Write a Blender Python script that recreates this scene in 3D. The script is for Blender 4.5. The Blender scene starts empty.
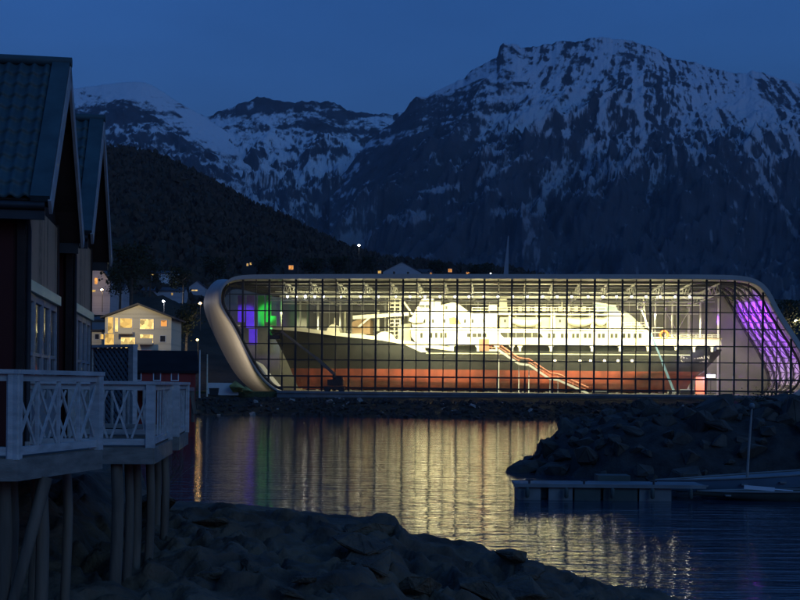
import bpy, math, random
import numpy as np
from mathutils import Vector, Matrix
R = math.radians
random.seed(7)
rng = np.random.default_rng(11)
SC = bpy.context.scene
COL = SC.collection

# ------------------------------------------------------------------ camera
EYE, FPX, PPX, PPY, ROLL = 5.2, 1200.0, 400.0, 386.0, R(0.55)
cam_d = bpy.data.cameras.new('camera')
cam = bpy.data.objects.new('camera', cam_d); COL.objects.link(cam)
cam_d.sensor_fit = 'HORIZONTAL'; cam_d.sensor_width = 36.0
cam_d.lens = 36.0 * FPX / 800.0
cam_d.shift_y = (PPY - 300.0) / 800.0
cam_d.clip_start = 0.1; cam_d.clip_end = 40000
cam.location = (0, 0, EYE); cam.rotation_euler = (R(90), -ROLL, 0)
SC.camera = cam

# ------------------------------------------------------------------ dusk sky, weak sun, exposure
SUN_EL, SUN_AZ = 1.0, 140.0            # degrees; azimuth measured from +Y clockwise (behind the viewer)
world = bpy.data.worlds.new('World'); SC.world = world; world.use_nodes = True
wn, wl = world.node_tree.nodes, world.node_tree.links
wn.clear()
sky = wn.new('ShaderNodeTexSky'); sky.sky_type = 'NISHITA'; sky.sun_disc = False
sky.sun_elevation = R(SUN_EL); sky.sun_rotation = R(SUN_AZ)
sky.ozone_density = 6.0; sky.air_density = 1.6; sky.dust_density = 0.6
tint = wn.new('ShaderNodeMix'); tint.data_type = 'RGBA'; tint.blend_type = 'MULTIPLY'
tint.inputs[0].default_value = 1.0
tint.inputs[7].default_value = (1.28, 1.42, 1.62, 1)      # cold white balance of the photograph
tc = wn.new('ShaderNodeTexCoord'); mp = wn.new('ShaderNodeMapping'); mp.inputs['Scale'].default_value = (1.2, 1.2, 4.0)
cl = wn.new('ShaderNodeTexNoise'); cl.inputs['Scale'].default_value = 2.2; cl.inputs['Detail'].default_value = 5
clr = wn.new('ShaderNodeMapRange'); clr.inputs[1].default_value = 0.3; clr.inputs[2].default_value = 0.75
clr.inputs[3].default_value = 0.84; clr.inputs[4].default_value = 1.14
clm = wn.new('ShaderNodeMix'); clm.data_type = 'RGBA'; clm.blend_type = 'MULTIPLY'; clm.inputs[0].default_value = 1.0
bg = wn.new('ShaderNodeBackground'); bg.inputs['Strength'].default_value = 0.15
wo = wn.new('ShaderNodeOutputWorld')
ovc = wn.new('ShaderNodeMix'); ovc.data_type = 'RGBA'; ovc.inputs[0].default_value = 0.55       # an even layer of high cloud over the clear dusk sky
ovc.inputs[7].default_value = (0.045, 0.168, 0.53, 1)
sxyz = wn.new('ShaderNodeSeparateXYZ'); grd = wn.new('ShaderNodeMapRange')                    # thicker, duller cloud low over the mountains
grd.inputs[1].default_value = 0.12; grd.inputs[2].default_value = 0.34; grd.inputs[3].default_value = 0.80; grd.inputs[4].default_value = 1.04
gmx = wn.new('ShaderNodeMix'); gmx.data_type = 'RGBA'; gmx.blend_type = 'MULTIPLY'; gmx.inputs[0].default_value = 1.0
wl.new(tc.outputs['Generated'], sxyz.inputs[0]); wl.new(sxyz.outputs[2], grd.inputs[0]); wl.new(grd.outputs[0], gmx.inputs[7])
wl.new(sky.outputs[0], tint.inputs[6]); wl.new(tint.outputs[2], ovc.inputs[6]); wl.new(ovc.outputs[2], gmx.inputs[6]); wl.new(gmx.outputs[2], clm.inputs[6])
wl.new(tc.outputs['Generated'], mp.inputs['Vector']); wl.new(mp.outputs[0], cl.inputs['Vector'])
wl.new(cl.outputs[0], clr.inputs[0]); wl.new(clr.outputs[0], clm.inputs[7])
wl.new(clm.outputs[2], bg.inputs['Color']); wl.new(bg.outputs[0], wo.inputs['Surface'])

sun_d = bpy.data.lights.new('sun', 'SUN'); sun = bpy.data.objects.new('sun', sun_d); COL.objects.link(sun)
sun_d.energy = 0.10; sun_d.angle = R(25); sun_d.color = (0.26, 0.58, 1.0)
_az, _el = R(SUN_AZ), R(24)
sun.rotation_euler = (Vector((math.sin(_az) * math.cos(_el), math.cos(_az) * math.cos(_el), math.sin(_el)))).to_track_quat('Z', 'Y').to_euler()

SC.view_settings.view_transform = 'Standard'; SC.view_settings.look = 'None'
SC.view_settings.gamma = 1.0; SC.view_settings.use_curve_mapping = False
SC.view_settings.exposure = 1.7
SC.cycles.use_denoising = True
SC.cycles.max_bounces = 8; SC.cycles.transparent_max_bounces = 12
SC.cycles.sample_clamp_indirect = 6.0
SC.cycles.volume_bounces = 0

# ------------------------------------------------------------------ pixel <-> world helpers
CR, SR = math.cos(ROLL), math.sin(ROLL)
def ray(px, py):
    u, v = px - PPX, py - PPY
    return ((u * CR + v * SR) / FPX, 1.0, -(-u * SR + v * CR) / FPX)
def P(px, py, Y):
    d = ray(px, py)
    return Vector((d[0] * Y, Y, EYE + d[2] * Y))
MC = Vector((16.1, 226.0)); MROT = math.atan2(-8.0, 93.6); MBASE = 4.0
_e = Vector((math.cos(MROT), math.sin(MROT))); _n = Vector((-_e.y, _e.x))     # along facade, away from viewer
def M(px, py, t=0.0):
    """pixel -> (s, z) on the vertical plane t metres behind the museum's glass front (z above its floor)"""
    d = ray(px, py)
    den = d[0] * _n.x + d[1] * _n.y
    k = (MC.dot(_n) + t) / den
    p = Vector((d[0] * k, d[1] * k))
    return (p - MC).dot(_e), EYE + d[2] * k - MBASE
def MW(s, t, z):
    p = MC + _e * s + _n * t
    return Vector((p.x, p.y, z + MBASE))

# ------------------------------------------------------------------ mesh builder
class MB:
    def __init__(self): self.v = []; self.f = []; self.m = []; self.s = []
    def add(self, verts, faces, mi=0, smooth=False):
        o = len(self.v)
        self.v += [tuple(x) for x in verts]
        for f in faces:
            self.f.append([o + i for i in f]); self.m.append(mi); self.s.append(smooth)
        return self
    def box(self, lo, hi, mi=0):
        x0, y0, z0 = lo; x1, y1, z1 = hi
        return self.add([(x0,y0,z0),(x1,y0,z0),(x1,y1,z0),(x0,y1,z0),(x0,y0,z1),(x1,y0,z1),(x1,y1,z1),(x0,y1,z1)],
                 [(0,3,2,1),(4,5,6,7),(0,1,5,4),(1,2,6,5),(2,3,7,6),(3,0,4,7)], mi)
    def beam(self, p, q, w, h, up=(0,0,1), mi=0):
        """bar from p to q, w wide across, h tall along up"""
        p = Vector(p); q = Vector(q); d = (q - p).normalized(); u = Vector(up)
        if abs(d.dot(u)) > 0.99: u = Vector((0,1,0))
        a = d.cross(u).normalized(); b = a.cross(d).normalized()
        a *= w / 2; b *= h / 2
        vs = [p-a-b, p+a-b, p+a+b, p-a+b, q-a-b, q+a-b, q+a+b, q-a+b]
        return self.add(vs, [(0,1,2,3),(7,6,5,4),(0,4,5,1),(1,5,6,2),(2,6,7,3),(3,7,4,0)], mi)
    def tube(self, p, q, r0, r1=None, n=8, mi=0, cap=True):
        return self.path([p, q], [r0, r0 if r1 is None else r1], n, mi, cap)
    def path(self, pts, rs, n=8, mi=0, cap=True, smooth=True):
        pts = [Vector(p) for p in pts]
        if not isinstance(rs, (list, tuple)): rs = [rs] * len(pts)
        vs = []; prev = None
        for i, p in enumerate(pts):
            d = (pts[min(i+1, len(pts)-1)] - pts[max(i-1, 0)]).normalized()
            if prev is None:
                a = d.orthogonal().normalized()
            else:
                a = (prev - d * prev.dot(d)).normalized()
            prev = a; b = d.cross(a)
            for k in range(n):
                t = 2 * math.pi * k / n
                vs.append(p + (a * math.cos(t) + b * math.sin(t)) * rs[i])
        fs = []
        for i in range(len(pts) - 1):
            for k in range(n):
                k2 = (k + 1) % n
                fs.append((i*n+k, i*n+k2, (i+1)*n+k2, (i+1)*n+k))
        self.add(vs, fs, mi, smooth)
        if cap:
            self.add(vs[:n], [tuple(range(n))[::-1]], mi); self.add(vs[-n:], [tuple(range(n))], mi)
        return self
    def prism(self, poly, d0, d1, fn, mi=0):
        """poly of 2D points extruded from d0 to d1; fn(a, b, d) -> 3D"""
        n = len(poly)
        vs = [fn(a, b, d0) for a, b in poly] + [fn(a, b, d1) for a, b in poly]
        fs = [tuple(range(n)), tuple(range(2*n-1, n-1, -1))]
        for i in range(n):
            j = (i + 1) % n
            fs.append((i, i + n, j + n, j))
        return self.add(vs, fs, mi)
    def grid(self, V, mi=0, smooth=True, closed=False):
        """V[i][j] rows of points"""
        nr, nc = len(V), len(V[0])
        fs = []
        for i in range(nr - 1):
            for j in range(nc if closed else nc - 1):
                j2 = (j + 1) % nc
                fs.append((i*nc+j, i*nc+j2, (i+1)*nc+j2, (i+1)*nc+j))
        return self.add([p for r in V for p in r], fs, mi, smooth)
    def disc(self, c, r, nrm, n=10, mi=0, depth=0.02):
        c = Vector(c); nv = Vector(nrm).normalized()
        return self.tube(c - nv * depth / 2, c + nv * depth / 2, r, r, n, mi)
    def ball(self, c, r, nu=10, nv=6, sc=(1,1,1), mi=0):
        c = Vector(c); V = []
        for i in range(nv + 1):
            a = math.pi * i / nv
            V.append([(c.x + r*sc[0]*math.sin(a)*math.cos(2*math.pi*j/nu), c.y + r*sc[1]*math.sin(a)*math.sin(2*math.pi*j/nu), c.z + r*sc[2]*math.cos(a)) for j in range(nu)])
        return self.grid(V, mi, True, True)
    def build(self, name, mats, parent=None, recalc=True, off=None):
        me = bpy.data.meshes.new(name)
        vs = self.v
        if off is not None: vs = [(x-off[0], y-off[1], z-off[2]) for x, y, z in vs]
        me.from_pydata(vs, [], self.f)
        if not isinstance(mats, (list, tuple)): mats = [mats]
        for m in mats: me.materials.append(m)
        me.polygons.foreach_set('material_index', self.m)
        me.polygons.foreach_set('use_smooth', self.s)
        if recalc:
            import bmesh
            bm = bmesh.new(); bm.from_mesh(me); bmesh.ops.recalc_face_normals(bm, faces=bm.faces); bm.to_mesh(me); bm.free()
        me.update()
        o = bpy.data.objects.new(name, me); COL.objects.link(o)
        if parent is not None: o.parent = parent
        return o
def tag(o, label, cat, group=None, kind=None):
    o['label'] = label; o['category'] = cat
    if group: o['group'] = group
    if kind: o['kind'] = kind
    return o
def thing(name, label, cat, loc=(0,0,0), rz=0.0, group=None):
    o = bpy.data.objects.new(name, None); COL.objects.link(o); o.empty_display_size = 0.3
    o.location = loc; o.rotation_euler = (0, 0, rz)
    return tag(o, label, cat, group)
def struct(o, label=None):
    o['kind'] = 'structure'
    if label: o['label'] = label
    return o
def copy_tree(o, parent=None):
    c = o.copy(); COL.objects.link(c)
    if parent is not None: c.parent = parent
    for ch in list(o.children): copy_tree(ch, c)
    return c

# ------------------------------------------------------------------ materials
def nodes(name):
    m = bpy.data.materials.new(name); m.use_nodes = True
    nt = m.node_tree
    return m, nt.nodes, nt.links, nt.nodes['Principled BSDF']
def mat(name, col, rough=0.6, var=0.25, scale=3.0, bump=0.0, bscale=20.0, metal=0.0, stretch=(1,1,1), col2=None, spec=0.5, bdist=0.02):
    m, n, l, b = nodes(name)
    b.inputs['Roughness'].default_value = rough; b.inputs['Metallic'].default_value = metal
    b.inputs['Specular IOR Level'].default_value = spec
    tcn = n.new('ShaderNodeTexCoord'); mpn = n.new('ShaderNodeMapping'); mpn.inputs['Scale'].default_value = stretch
    l.new(tcn.outputs['Object'], mpn.inputs['Vector'])
    nz = n.new('ShaderNodeTexNoise'); nz.inputs['Scale'].default_value = scale; nz.inputs['Detail'].default_value = 6
    l.new(mpn.outputs[0], nz.inputs['Vector'])
    rp = n.new('ShaderNodeValToRGB')
    c2 = col2 or tuple(c * (1 - var) for c in col)
    rp.color_ramp.elements[0].position = 0.3; rp.color_ramp.elements[1].position = 0.7
    rp.color_ramp.elements[0].color = (*c2, 1); rp.color_ramp.elements[1].color = (*[min(1, c * (1 + var * 0.4)) for c in col], 1)
    l.new(nz.outputs[0], rp.inputs[0]); l.new(rp.outputs[0], b.inputs['Base Color'])
    if bump:
        n2 = n.new('ShaderNodeTexNoise'); n2.inputs['Scale'].default_value = bscale; n2.inputs['Detail'].default_value = 5
        l.new(mpn.outputs[0], n2.inputs['Vector'])
        bp = n.new('ShaderNodeBump'); bp.inputs['Strength'].default_value = bump; bp.inputs['Distance'].default_value = bdist
        l.new(n2.outputs[0], bp.inputs['Height']); l.new(bp.outputs[0], b.inputs['Normal'])
    return m
def emit(name, col, strength):
    m, n, l, b = nodes(name)
    b.inputs['Base Color'].default_value = (0.3, 0.3, 0.3, 1)
    b.inputs['Emission Color'].default_value = (*col, 1); b.inputs['Emission Strength'].default_value = strength
    return m
def window_light(name, col, strength, scale=2.0):
    """a lit room seen through a pane: uneven glow of lamps, curtains, furniture"""
    m, n, l, b = nodes(name)
    b.inputs['Base Color'].default_value = (0.05, 0.05, 0.05, 1); b.inputs['Roughness'].default_value = 0.15
    tcn = n.new('ShaderNodeTexCoord'); vz = n.new('ShaderNodeTexVoronoi'); vz.inputs['Scale'].default_value = scale
    l.new(tcn.outputs['Object'], vz.inputs['Vector'])
    rp = n.new('ShaderNodeValToRGB'); rp.color_ramp.elements[0].color = (*[c * 0.25 for c in col], 1); rp.color_ramp.elements[1].color = (*col, 1)
    sep = n.new('ShaderNodeSeparateColor'); l.new(vz.outputs['Color'], sep.inputs[0]); l.new(sep.outputs[0], rp.inputs[0])
    l.new(rp.outputs[0], b.inputs['Emission Color']); b.inputs['Emission Strength'].default_value = strength
    return m
def planks(name, col, width=0.14, axis='X', rough=0.75, gap=0.35, bump=0.5, var=0.3):
    """boards running across the chosen axis direction, object space"""
    m, n, l, b = nodes(name); b.inputs['Roughness'].default_value = rough; b.inputs['Specular IOR Level'].default_value = 0.2
    tcn = n.new('ShaderNodeTexCoord'); sp = n.new('ShaderNodeSeparateXYZ'); l.new(tcn.outputs['Object'], sp.inputs[0])
    dv = n.new('ShaderNodeMath'); dv.operation = 'DIVIDE'; dv.inputs[1].default_value = width; l.new(sp.outputs[axis], dv.inputs[0])
    fr = n.new('ShaderNodeMath'); fr.operation = 'FRACT'; l.new(dv.outputs[0], fr.inputs[0])
    fl = n.new('ShaderNodeMath'); fl.operation = 'FLOOR'; l.new(dv.outputs[0], fl.inputs[0])
    wn_ = n.new('ShaderNodeTexWhiteNoise'); wn_.noise_dimensions = '1D'; l.new(fl.outputs[0], wn_.inputs['W'])
    nz = n.new('ShaderNodeTexNoise'); nz.inputs['Scale'].default_value = 6; nz.inputs['Detail'].default_value = 5; l.new(tcn.outputs['Object'], nz.inputs['Vector'])
    ad = n.new('ShaderNodeMath'); ad.operation = 'ADD'; l.new(wn_.outputs[0], ad.inputs[0]); l.new(nz.outputs[0], ad.inputs[1])
    rp = n.new('ShaderNodeValToRGB'); rp.color_ramp.elements[0].position = 0.3; rp.color_ramp.elements[1].position = 1.4 / 2 + 0.25
    rp.color_ramp.elements[0].color = (*[c * (1 - var) for c in col], 1); rp.color_ramp.elements[1].color = (*[min(1, c * (1 + var)) for c in col], 1)
    l.new(ad.outputs[0], rp.inputs[0]); l.new(rp.outputs[0], b.inputs['Base Color'])
    pk = n.new('ShaderNodeMath'); pk.operation = 'GREATER_THAN'; pk.inputs[1].default_value = 0.08; l.new(fr.outputs[0], pk.inputs[0])
    bp = n.new('ShaderNodeBump'); bp.inputs['Strength'].default_value = bump; bp.inputs['Distance'].default_value = 0.01
    l.new(pk.outputs[0], bp.inputs['Height']); l.new(bp.outputs[0], b.inputs['Normal'])
    return m
def glass(name, tintc=(1,1,1), veil_amt=0.02, pane=None):
    m, n, l, b = nodes(name); n.remove(b)
    tr = n.new('ShaderNodeBsdfTransparent'); tr.inputs[0].default_value = (*tintc, 1)
    gl = n.new('ShaderNodeBsdfGlossy'); gl.inputs['Roughness'].default_value = 0.02
    fz = n.new('ShaderNodeFresnel'); fz.inputs[0].default_value = 1.35
    veil = n.new('ShaderNodeBsdfTranslucent'); veil.inputs[0].default_value = (0.85,0.85,0.80,1)      # added veil that gives the panes a glow of hall light
    dn = n.new('ShaderNodeTexNoise'); dn.inputs['Scale'].default_value = 0.35; dn.inputs['Detail'].default_value = 4
    tcg = n.new('ShaderNodeTexCoord'); l.new(tcg.outputs['Object'], dn.inputs['Vector'])
    dr = n.new('ShaderNodeMapRange'); dr.inputs[1].default_value = .3; dr.inputs[2].default_value = .7; dr.inputs[3].default_value = veil_amt*.6; dr.inputs[4].default_value = veil_amt*1.4
    l.new(dn.outputs[0], dr.inputs[0])
    fo = dr.outputs[0]
    if pane:                                              # strength of the glow veil differs from pane to pane
        dv = n.new('ShaderNodeVectorMath'); dv.operation = 'DIVIDE'; dv.inputs[1].default_value = pane; l.new(tcg.outputs['Object'], dv.inputs[0])
        fl = n.new('ShaderNodeVectorMath'); fl.operation = 'FLOOR'; l.new(dv.outputs[0], fl.inputs[0])
        wno = n.new('ShaderNodeTexWhiteNoise'); l.new(fl.outputs[0], wno.inputs['Vector'])
        pr = n.new('ShaderNodeMapRange'); pr.inputs[3].default_value = .35; pr.inputs[4].default_value = 1.8; l.new(wno.outputs[0], pr.inputs[0])
        pm = n.new('ShaderNodeMath'); pm.operation = 'MULTIPLY'; l.new(dr.outputs[0], pm.inputs[0]); l.new(pr.outputs[0], pm.inputs[1]); fo = pm.outputs[0]
    m0 = n.new('ShaderNodeMixShader'); l.new(fo, m0.inputs[0]); l.new(tr.outputs[0], m0.inputs[1]); l.new(veil.outputs[0], m0.inputs[2])
    mx = n.new('ShaderNodeMixShader'); l.new(fz.outputs[0], mx.inputs[0]); l.new(m0.outputs[0], mx.inputs[1]); l.new(gl.outputs[0], mx.inputs[2])
    l.new(mx.outputs[0], n['Material Output'].inputs['Surface'])
    return m
MAT = {}
MAT['white_paint'] = mat('white_paint', (0.27,0.28,0.30), 0.55, 0.18, 2.0, 0.25, 30, stretch=(1,1,4))
MAT['deck_white'] = mat('deck_white', (0.46,0.455,0.45), 0.6, 0.3, 3.0, 0.35, 25, stretch=(1,1,3))
MAT['fascia_paint'] = mat('fascia_paint', (0.21,0.19,0.165), 0.65, 0.4, 3.0, 0.3, 20, stretch=(1,1,3))
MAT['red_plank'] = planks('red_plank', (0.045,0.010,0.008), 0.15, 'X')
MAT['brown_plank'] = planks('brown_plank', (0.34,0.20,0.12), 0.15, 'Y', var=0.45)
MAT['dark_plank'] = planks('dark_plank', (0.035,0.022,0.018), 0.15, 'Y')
MAT['roof_tile'] = mat('roof_tile', (0.035,0.075,0.085), 0.62, 0.35, 2.5, 0.15, 60)
MAT['dark_metal'] = mat('dark_metal', (0.03,0.032,0.036), 0.5, 0.3, 3.0, metal=0.3)
MAT['pile_wood'] = mat('pile_wood', (0.15,0.115,0.085), 0.85, 0.5, 5.0, 0.6, 18, stretch=(1,1,0.15))
MAT['deck_wood'] = mat('deck_wood', (0.17,0.14,0.11), 0.8, 0.4, 4.0, 0.4, 18)
MAT['rock'] = mat('rock', (0.125,0.082,0.046), 0.8, 0.6, 0.9, 0.9, 5, bdist=0.09, col2=(0.026,0.019,0.013))
MAT['pane_dark'] = mat('pane_dark', (0.02,0.025,0.03), 0.06, 0.2, 1.0, spec=0.8)
MAT['concrete'] = mat('concrete', (0.26,0.27,0.28), 0.8, 0.35, 1.0, 0.3, 8)
# ------------------------------------------------------------------ gradient noise (numpy)
def perlin(x, y, seed=0):
    x = np.asarray(x, float); y = np.asarray(y, float)
    g = np.random.default_rng(seed + 100); ang = g.random(4096) * 2 * np.pi
    gx, gy = np.cos(ang), np.sin(ang)
    xi = np.floor(x).astype(np.int64); yi = np.floor(y).astype(np.int64)
    xf, yf = x - xi, y - yi
    def h(a, b): return ((a * 73856093) ^ (b * 19349663)) & 4095
    def d(a, b, fx, fy):
        k = h(a, b); return gx[k] * fx + gy[k] * fy
    u = xf**3 * (xf * (xf * 6 - 15) + 10); v = yf**3 * (yf * (yf * 6 - 15) + 10)
    n00 = d(xi, yi, xf, yf); n10 = d(xi+1, yi, xf-1, yf); n01 = d(xi, yi+1, xf, yf-1); n11 = d(xi+1, yi+1, xf-1, yf-1)
    return (n00*(1-u) + n10*u) * (1-v) + (n01*(1-u) + n11*u) * v * 1.0
def fbm(x, y, o=5, seed=0, gain=0.5):
    s = 0; a = 1; f = 1
    for i in range(o):
        s = s + a * perlin(x*f, y*f, seed + i); a *= gain; f *= 2.03
    return s
def ridged(x, y, o=5, seed=0, gain=0.52):
    s = 0; a = 0.5; f = 1; w = 1
    for i in range(o):
        n = 1 - np.abs(perlin(x*f, y*f, seed + i)) * 1.7; n = np.clip(n, 0, 1) ** 2
        s = s + a * n * w; w = np.clip(n * 1.6, 0, 1); a *= gain; f *= 2.07
    return s
def sstep(a, b, x):
    t = np.clip((x - a) / (b - a), 0, 1); return t * t * (3 - 2 * t)
def heightmesh(name, X, Y, Z, m, attr=None, smooth=True):
    nr, nc = X.shape
    co = np.stack([X, Y, Z], -1).reshape(-1, 3)
    idx = np.arange(nr * nc).reshape(nr, nc)
    fs = np.stack([idx[:-1,:-1], idx[:-1,1:], idx[1:,1:], idx[1:,:-1]], -1).reshape(-1, 4)
    me = bpy.data.meshes.new(name)
    me.vertices.add(len(co)); me.vertices.foreach_set('co', co.ravel())
    me.loops.add(fs.size); me.loops.foreach_set('vertex_index', fs.ravel().astype(np.int32))
    me.polygons.add(len(fs)); me.polygons.foreach_set('loop_start', np.arange(0, fs.size, 4, dtype=np.int32))
    me.polygons.foreach_set('loop_total', np.full(len(fs), 4, dtype=np.int32))
    me.polygons.foreach_set('use_smooth', np.full(len(fs), smooth))
    if attr is not None:
        for k, a in attr.items():
            at = me.attributes.new(k, 'FLOAT', 'POINT'); at.data.foreach_set('value', np.asarray(a, np.float32).ravel())
    me.materials.append(m); me.update(calc_edges=True); me.validate()
    o = bpy.data.objects.new(name, me); COL.objects.link(o)
    return o

# ------------------------------------------------------------------ mountains
def snow_mat(name, rock, snow, lo=0.42, hi=0.58, fine=0.012):
    m, n, l, b = nodes(name); b.inputs['Roughness'].default_value = 0.85; b.inputs['Specular IOR Level'].default_value = 0.15
    at = n.new('ShaderNodeAttribute'); at.attribute_name = 'snow'
    tcn = n.new('ShaderNodeTexCoord'); mpn = n.new('ShaderNodeMapping'); mpn.inputs['Scale'].default_value = (1, 0.5, 0.6)
    l.new(tcn.outputs['Object'], mpn.inputs['Vector'])
    nz = n.new('ShaderNodeTexNoise'); nz.inputs['Scale'].default_value = fine; nz.inputs['Detail'].default_value = 9; nz.inputs['Roughness'].default_value = 0.68
    l.new(mpn.outputs[0], nz.inputs['Vector'])
    sb = n.new('ShaderNodeMath'); sb.operation = 'MULTIPLY_ADD'; sb.inputs[1].default_value = 1.4; l.new(nz.outputs[0], sb.inputs[0]); l.new(at.outputs['Fac'], sb.inputs[2])
    mr = n.new('ShaderNodeMapRange'); mr.interpolation_type = 'SMOOTHSTEP'
    mr.inputs[1].default_value = lo + 0.70; mr.inputs[2].default_value = hi + 0.70
    l.new(sb.outputs[0], mr.inputs[0])
    n2 = n.new('ShaderNodeTexNoise'); n2.inputs['Scale'].default_value = fine * 0.5; n2.inputs['Detail'].default_value = 6; l.new(tcn.outputs['Object'], n2.inputs['Vector'])
    rr = n.new('ShaderNodeValToRGB'); rr.color_ramp.elements[0].position = 0.3; rr.color_ramp.elements[1].position = 0.7
    rr.color_ramp.elements[0].color = (*[c * 0.7 for c in rock], 1); rr.color_ramp.elements[1].color = (*[c * 1.35 for c in rock], 1)
    l.new(n2.outputs[0], rr.inputs[0])
    ca = n.new('ShaderNodeAttribute'); ca.attribute_name = 'cap'
    cm = n.new('ShaderNodeMath'); cm.operation = 'MULTIPLY'; l.new(mr.outputs[0], cm.inputs[0]); l.new(ca.outputs['Fac'], cm.inputs[1])
    mx = n.new('ShaderNodeMix'); mx.data_type = 'RGBA'; l.new(cm.outputs[0], mx.inputs[0]); l.new(rr.outputs[0], mx.inputs[6]); mx.inputs[7].default_value = (*snow, 1)
    l.new(mx.outputs[2], b.inputs['Base Color'])
    bp = n.new('ShaderNodeBump'); bp.inputs['Strength'].default_value = 0.7; bp.inputs['Distance'].default_value = 14
    l.new(nz.outputs[0], bp.inputs['Height']); l.new(bp.outputs[0], b.inputs['Normal'])
    return m
def gauss(px, py, cx, cy, sx, sy, rot=0.0):
    c, s = math.cos(R(rot)), math.sin(R(rot)); dx, dy = px - cx, py - cy
    return np.exp(-(((dx*c + dy*s) / sx) ** 2 + ((-dx*s + dy*c) / sy) ** 2))
def mountain(name, crest, Yb, Yc, nu, nv, amp, kx, ky, shear, seed, m, jit, power, bias, back=1500):
    cx = np.array([c[0] for c in crest], float); cy = np.array([c[1] for c in crest], float)
    px = np.linspace(cx[0], cx[-1], nu)
    py1 = np.interp(px, cx, cy) + jit * fbm(px / 9.0, px * 0 + seed, 4, seed)
    kw = np.hanning(61); kw /= kw.sum()
    py = np.convolve(np.pad(np.interp(px, cx, cy), 30, mode='edge'), kw, mode='valid')
    u, v0 = px - PPX, py - PPY
    el1 = -(-u * SR + (py1 - PPY) * CR) / FPX
    ax = (u * CR + v0 * SR) / FPX; el = -(-u * SR + v0 * CR) / FPX
    v = np.linspace(0, 1, nv)[:, None]
    Yd = Yb + (Yc - Yb) * v + 0 * ax[None]
    AX = np.broadcast_to(ax[None], Yd.shape)
    X = AX * Yd
    zc = EYE + el[None] * Yc
    env = np.sin(np.pi * np.clip(v, 0, 1)) ** 0.7 * (1 - v ** 6)
    w1 = fbm(X / 900.0, Yd / 900.0, 3, seed + 50) * 0.6
    spur = ridged((X + shear * Yd) / kx + w1, Yd / ky + w1, 6, seed) - 0.45
    rough = ridged(X / (kx * .28) + shear * Yd / (kx * .28), Yd / (ky * .22), 5, seed + 9) - 0.45
    zj = (el1 - el)[None] * Yc
    rough = rough + 0.5 * (ridged(X / (kx * .1) + shear * Yd / (kx * .1), Yd / (ky * .09), 4, seed + 14) - .45)
    Z = zc * v ** power + zj * v ** 14 + amp * env * (spur + 0.32 * rough)
    # slope / aspect
    gy = np.gradient(Z, axis=0) / np.maximum(np.gradient(Yd, axis=0), 1e-3)
    gx = np.gradient(Z, axis=1) / np.gradient(X, axis=1)
    nz = 1 / np.sqrt(1 + gx ** 2 + gy ** 2)
    PXm = PPX + AX * FPX; PYm = PPY - (Z - EYE) / Yd * FPX
    alt = np.clip(Z / np.maximum(zc.max(), 1), 0, 1.1)
    sh = np.interp(PXm, [80, 330, 520, 640, 720, 820], [-0.9, 0.1, 0.75, 0.35, -0.35, -0.7])
    wx = 60 * fbm(X / 260.0, Z / 260.0, 3, seed + 33)
    p = X - sh * Z + wx; Z2 = Z + 40 * fbm(X / 180.0 + 9, Z / 180.0, 3, seed + 35)
    n1 = fbm(p / 200.0, Z2 / 270.0, 4, seed + 30)
    n2 = fbm(p / 50.0, Z2 / 70.0, 5, seed + 40, .68)
    n3 = ridged(p / 110.0, Z2 / 290.0, 4, seed + 60) - 0.45
    n4 = fbm(X / 34.0, Z2 / 26.0, 4, seed + 80, .7)
    base = np.interp(alt, [0, .25, .5, .75, .95], [0.22, 0.28, 0.32, 0.345, 0.36])
    ledge = np.clip((nz - 0.66) * 0.75, -.3, .3)
    snow = base + 0.55 * n1 + 0.46 * n2 + 0.50 * n3 + 0.30 * n4 + ledge - 0.10 * np.clip(gx, -1.2, 1.2) + bias(PXm, PYm)
    cap = np.interp(alt, [.12, .3, .45, .62, .8], [.10, .22, .46, .80, .95])
    # back side so that the range is a solid thing from elsewhere too
    Xb = X[-1:] * (Yc + back) / Yc; Ybk = Yd[-1:] + back; Zb = Z[-1:] * 0 - 5
    X = np.vstack([X, Xb]); Yd = np.vstack([Yd, Ybk]); Z = np.vstack([Z, Zb]); snow = np.vstack([snow, snow[-1:]]); cap = np.vstack([cap, cap[-1:]])
    o = heightmesh(name, X, Yd, Z, m, {'snow': snow, 'cap': cap})
    return struct(o)

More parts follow.
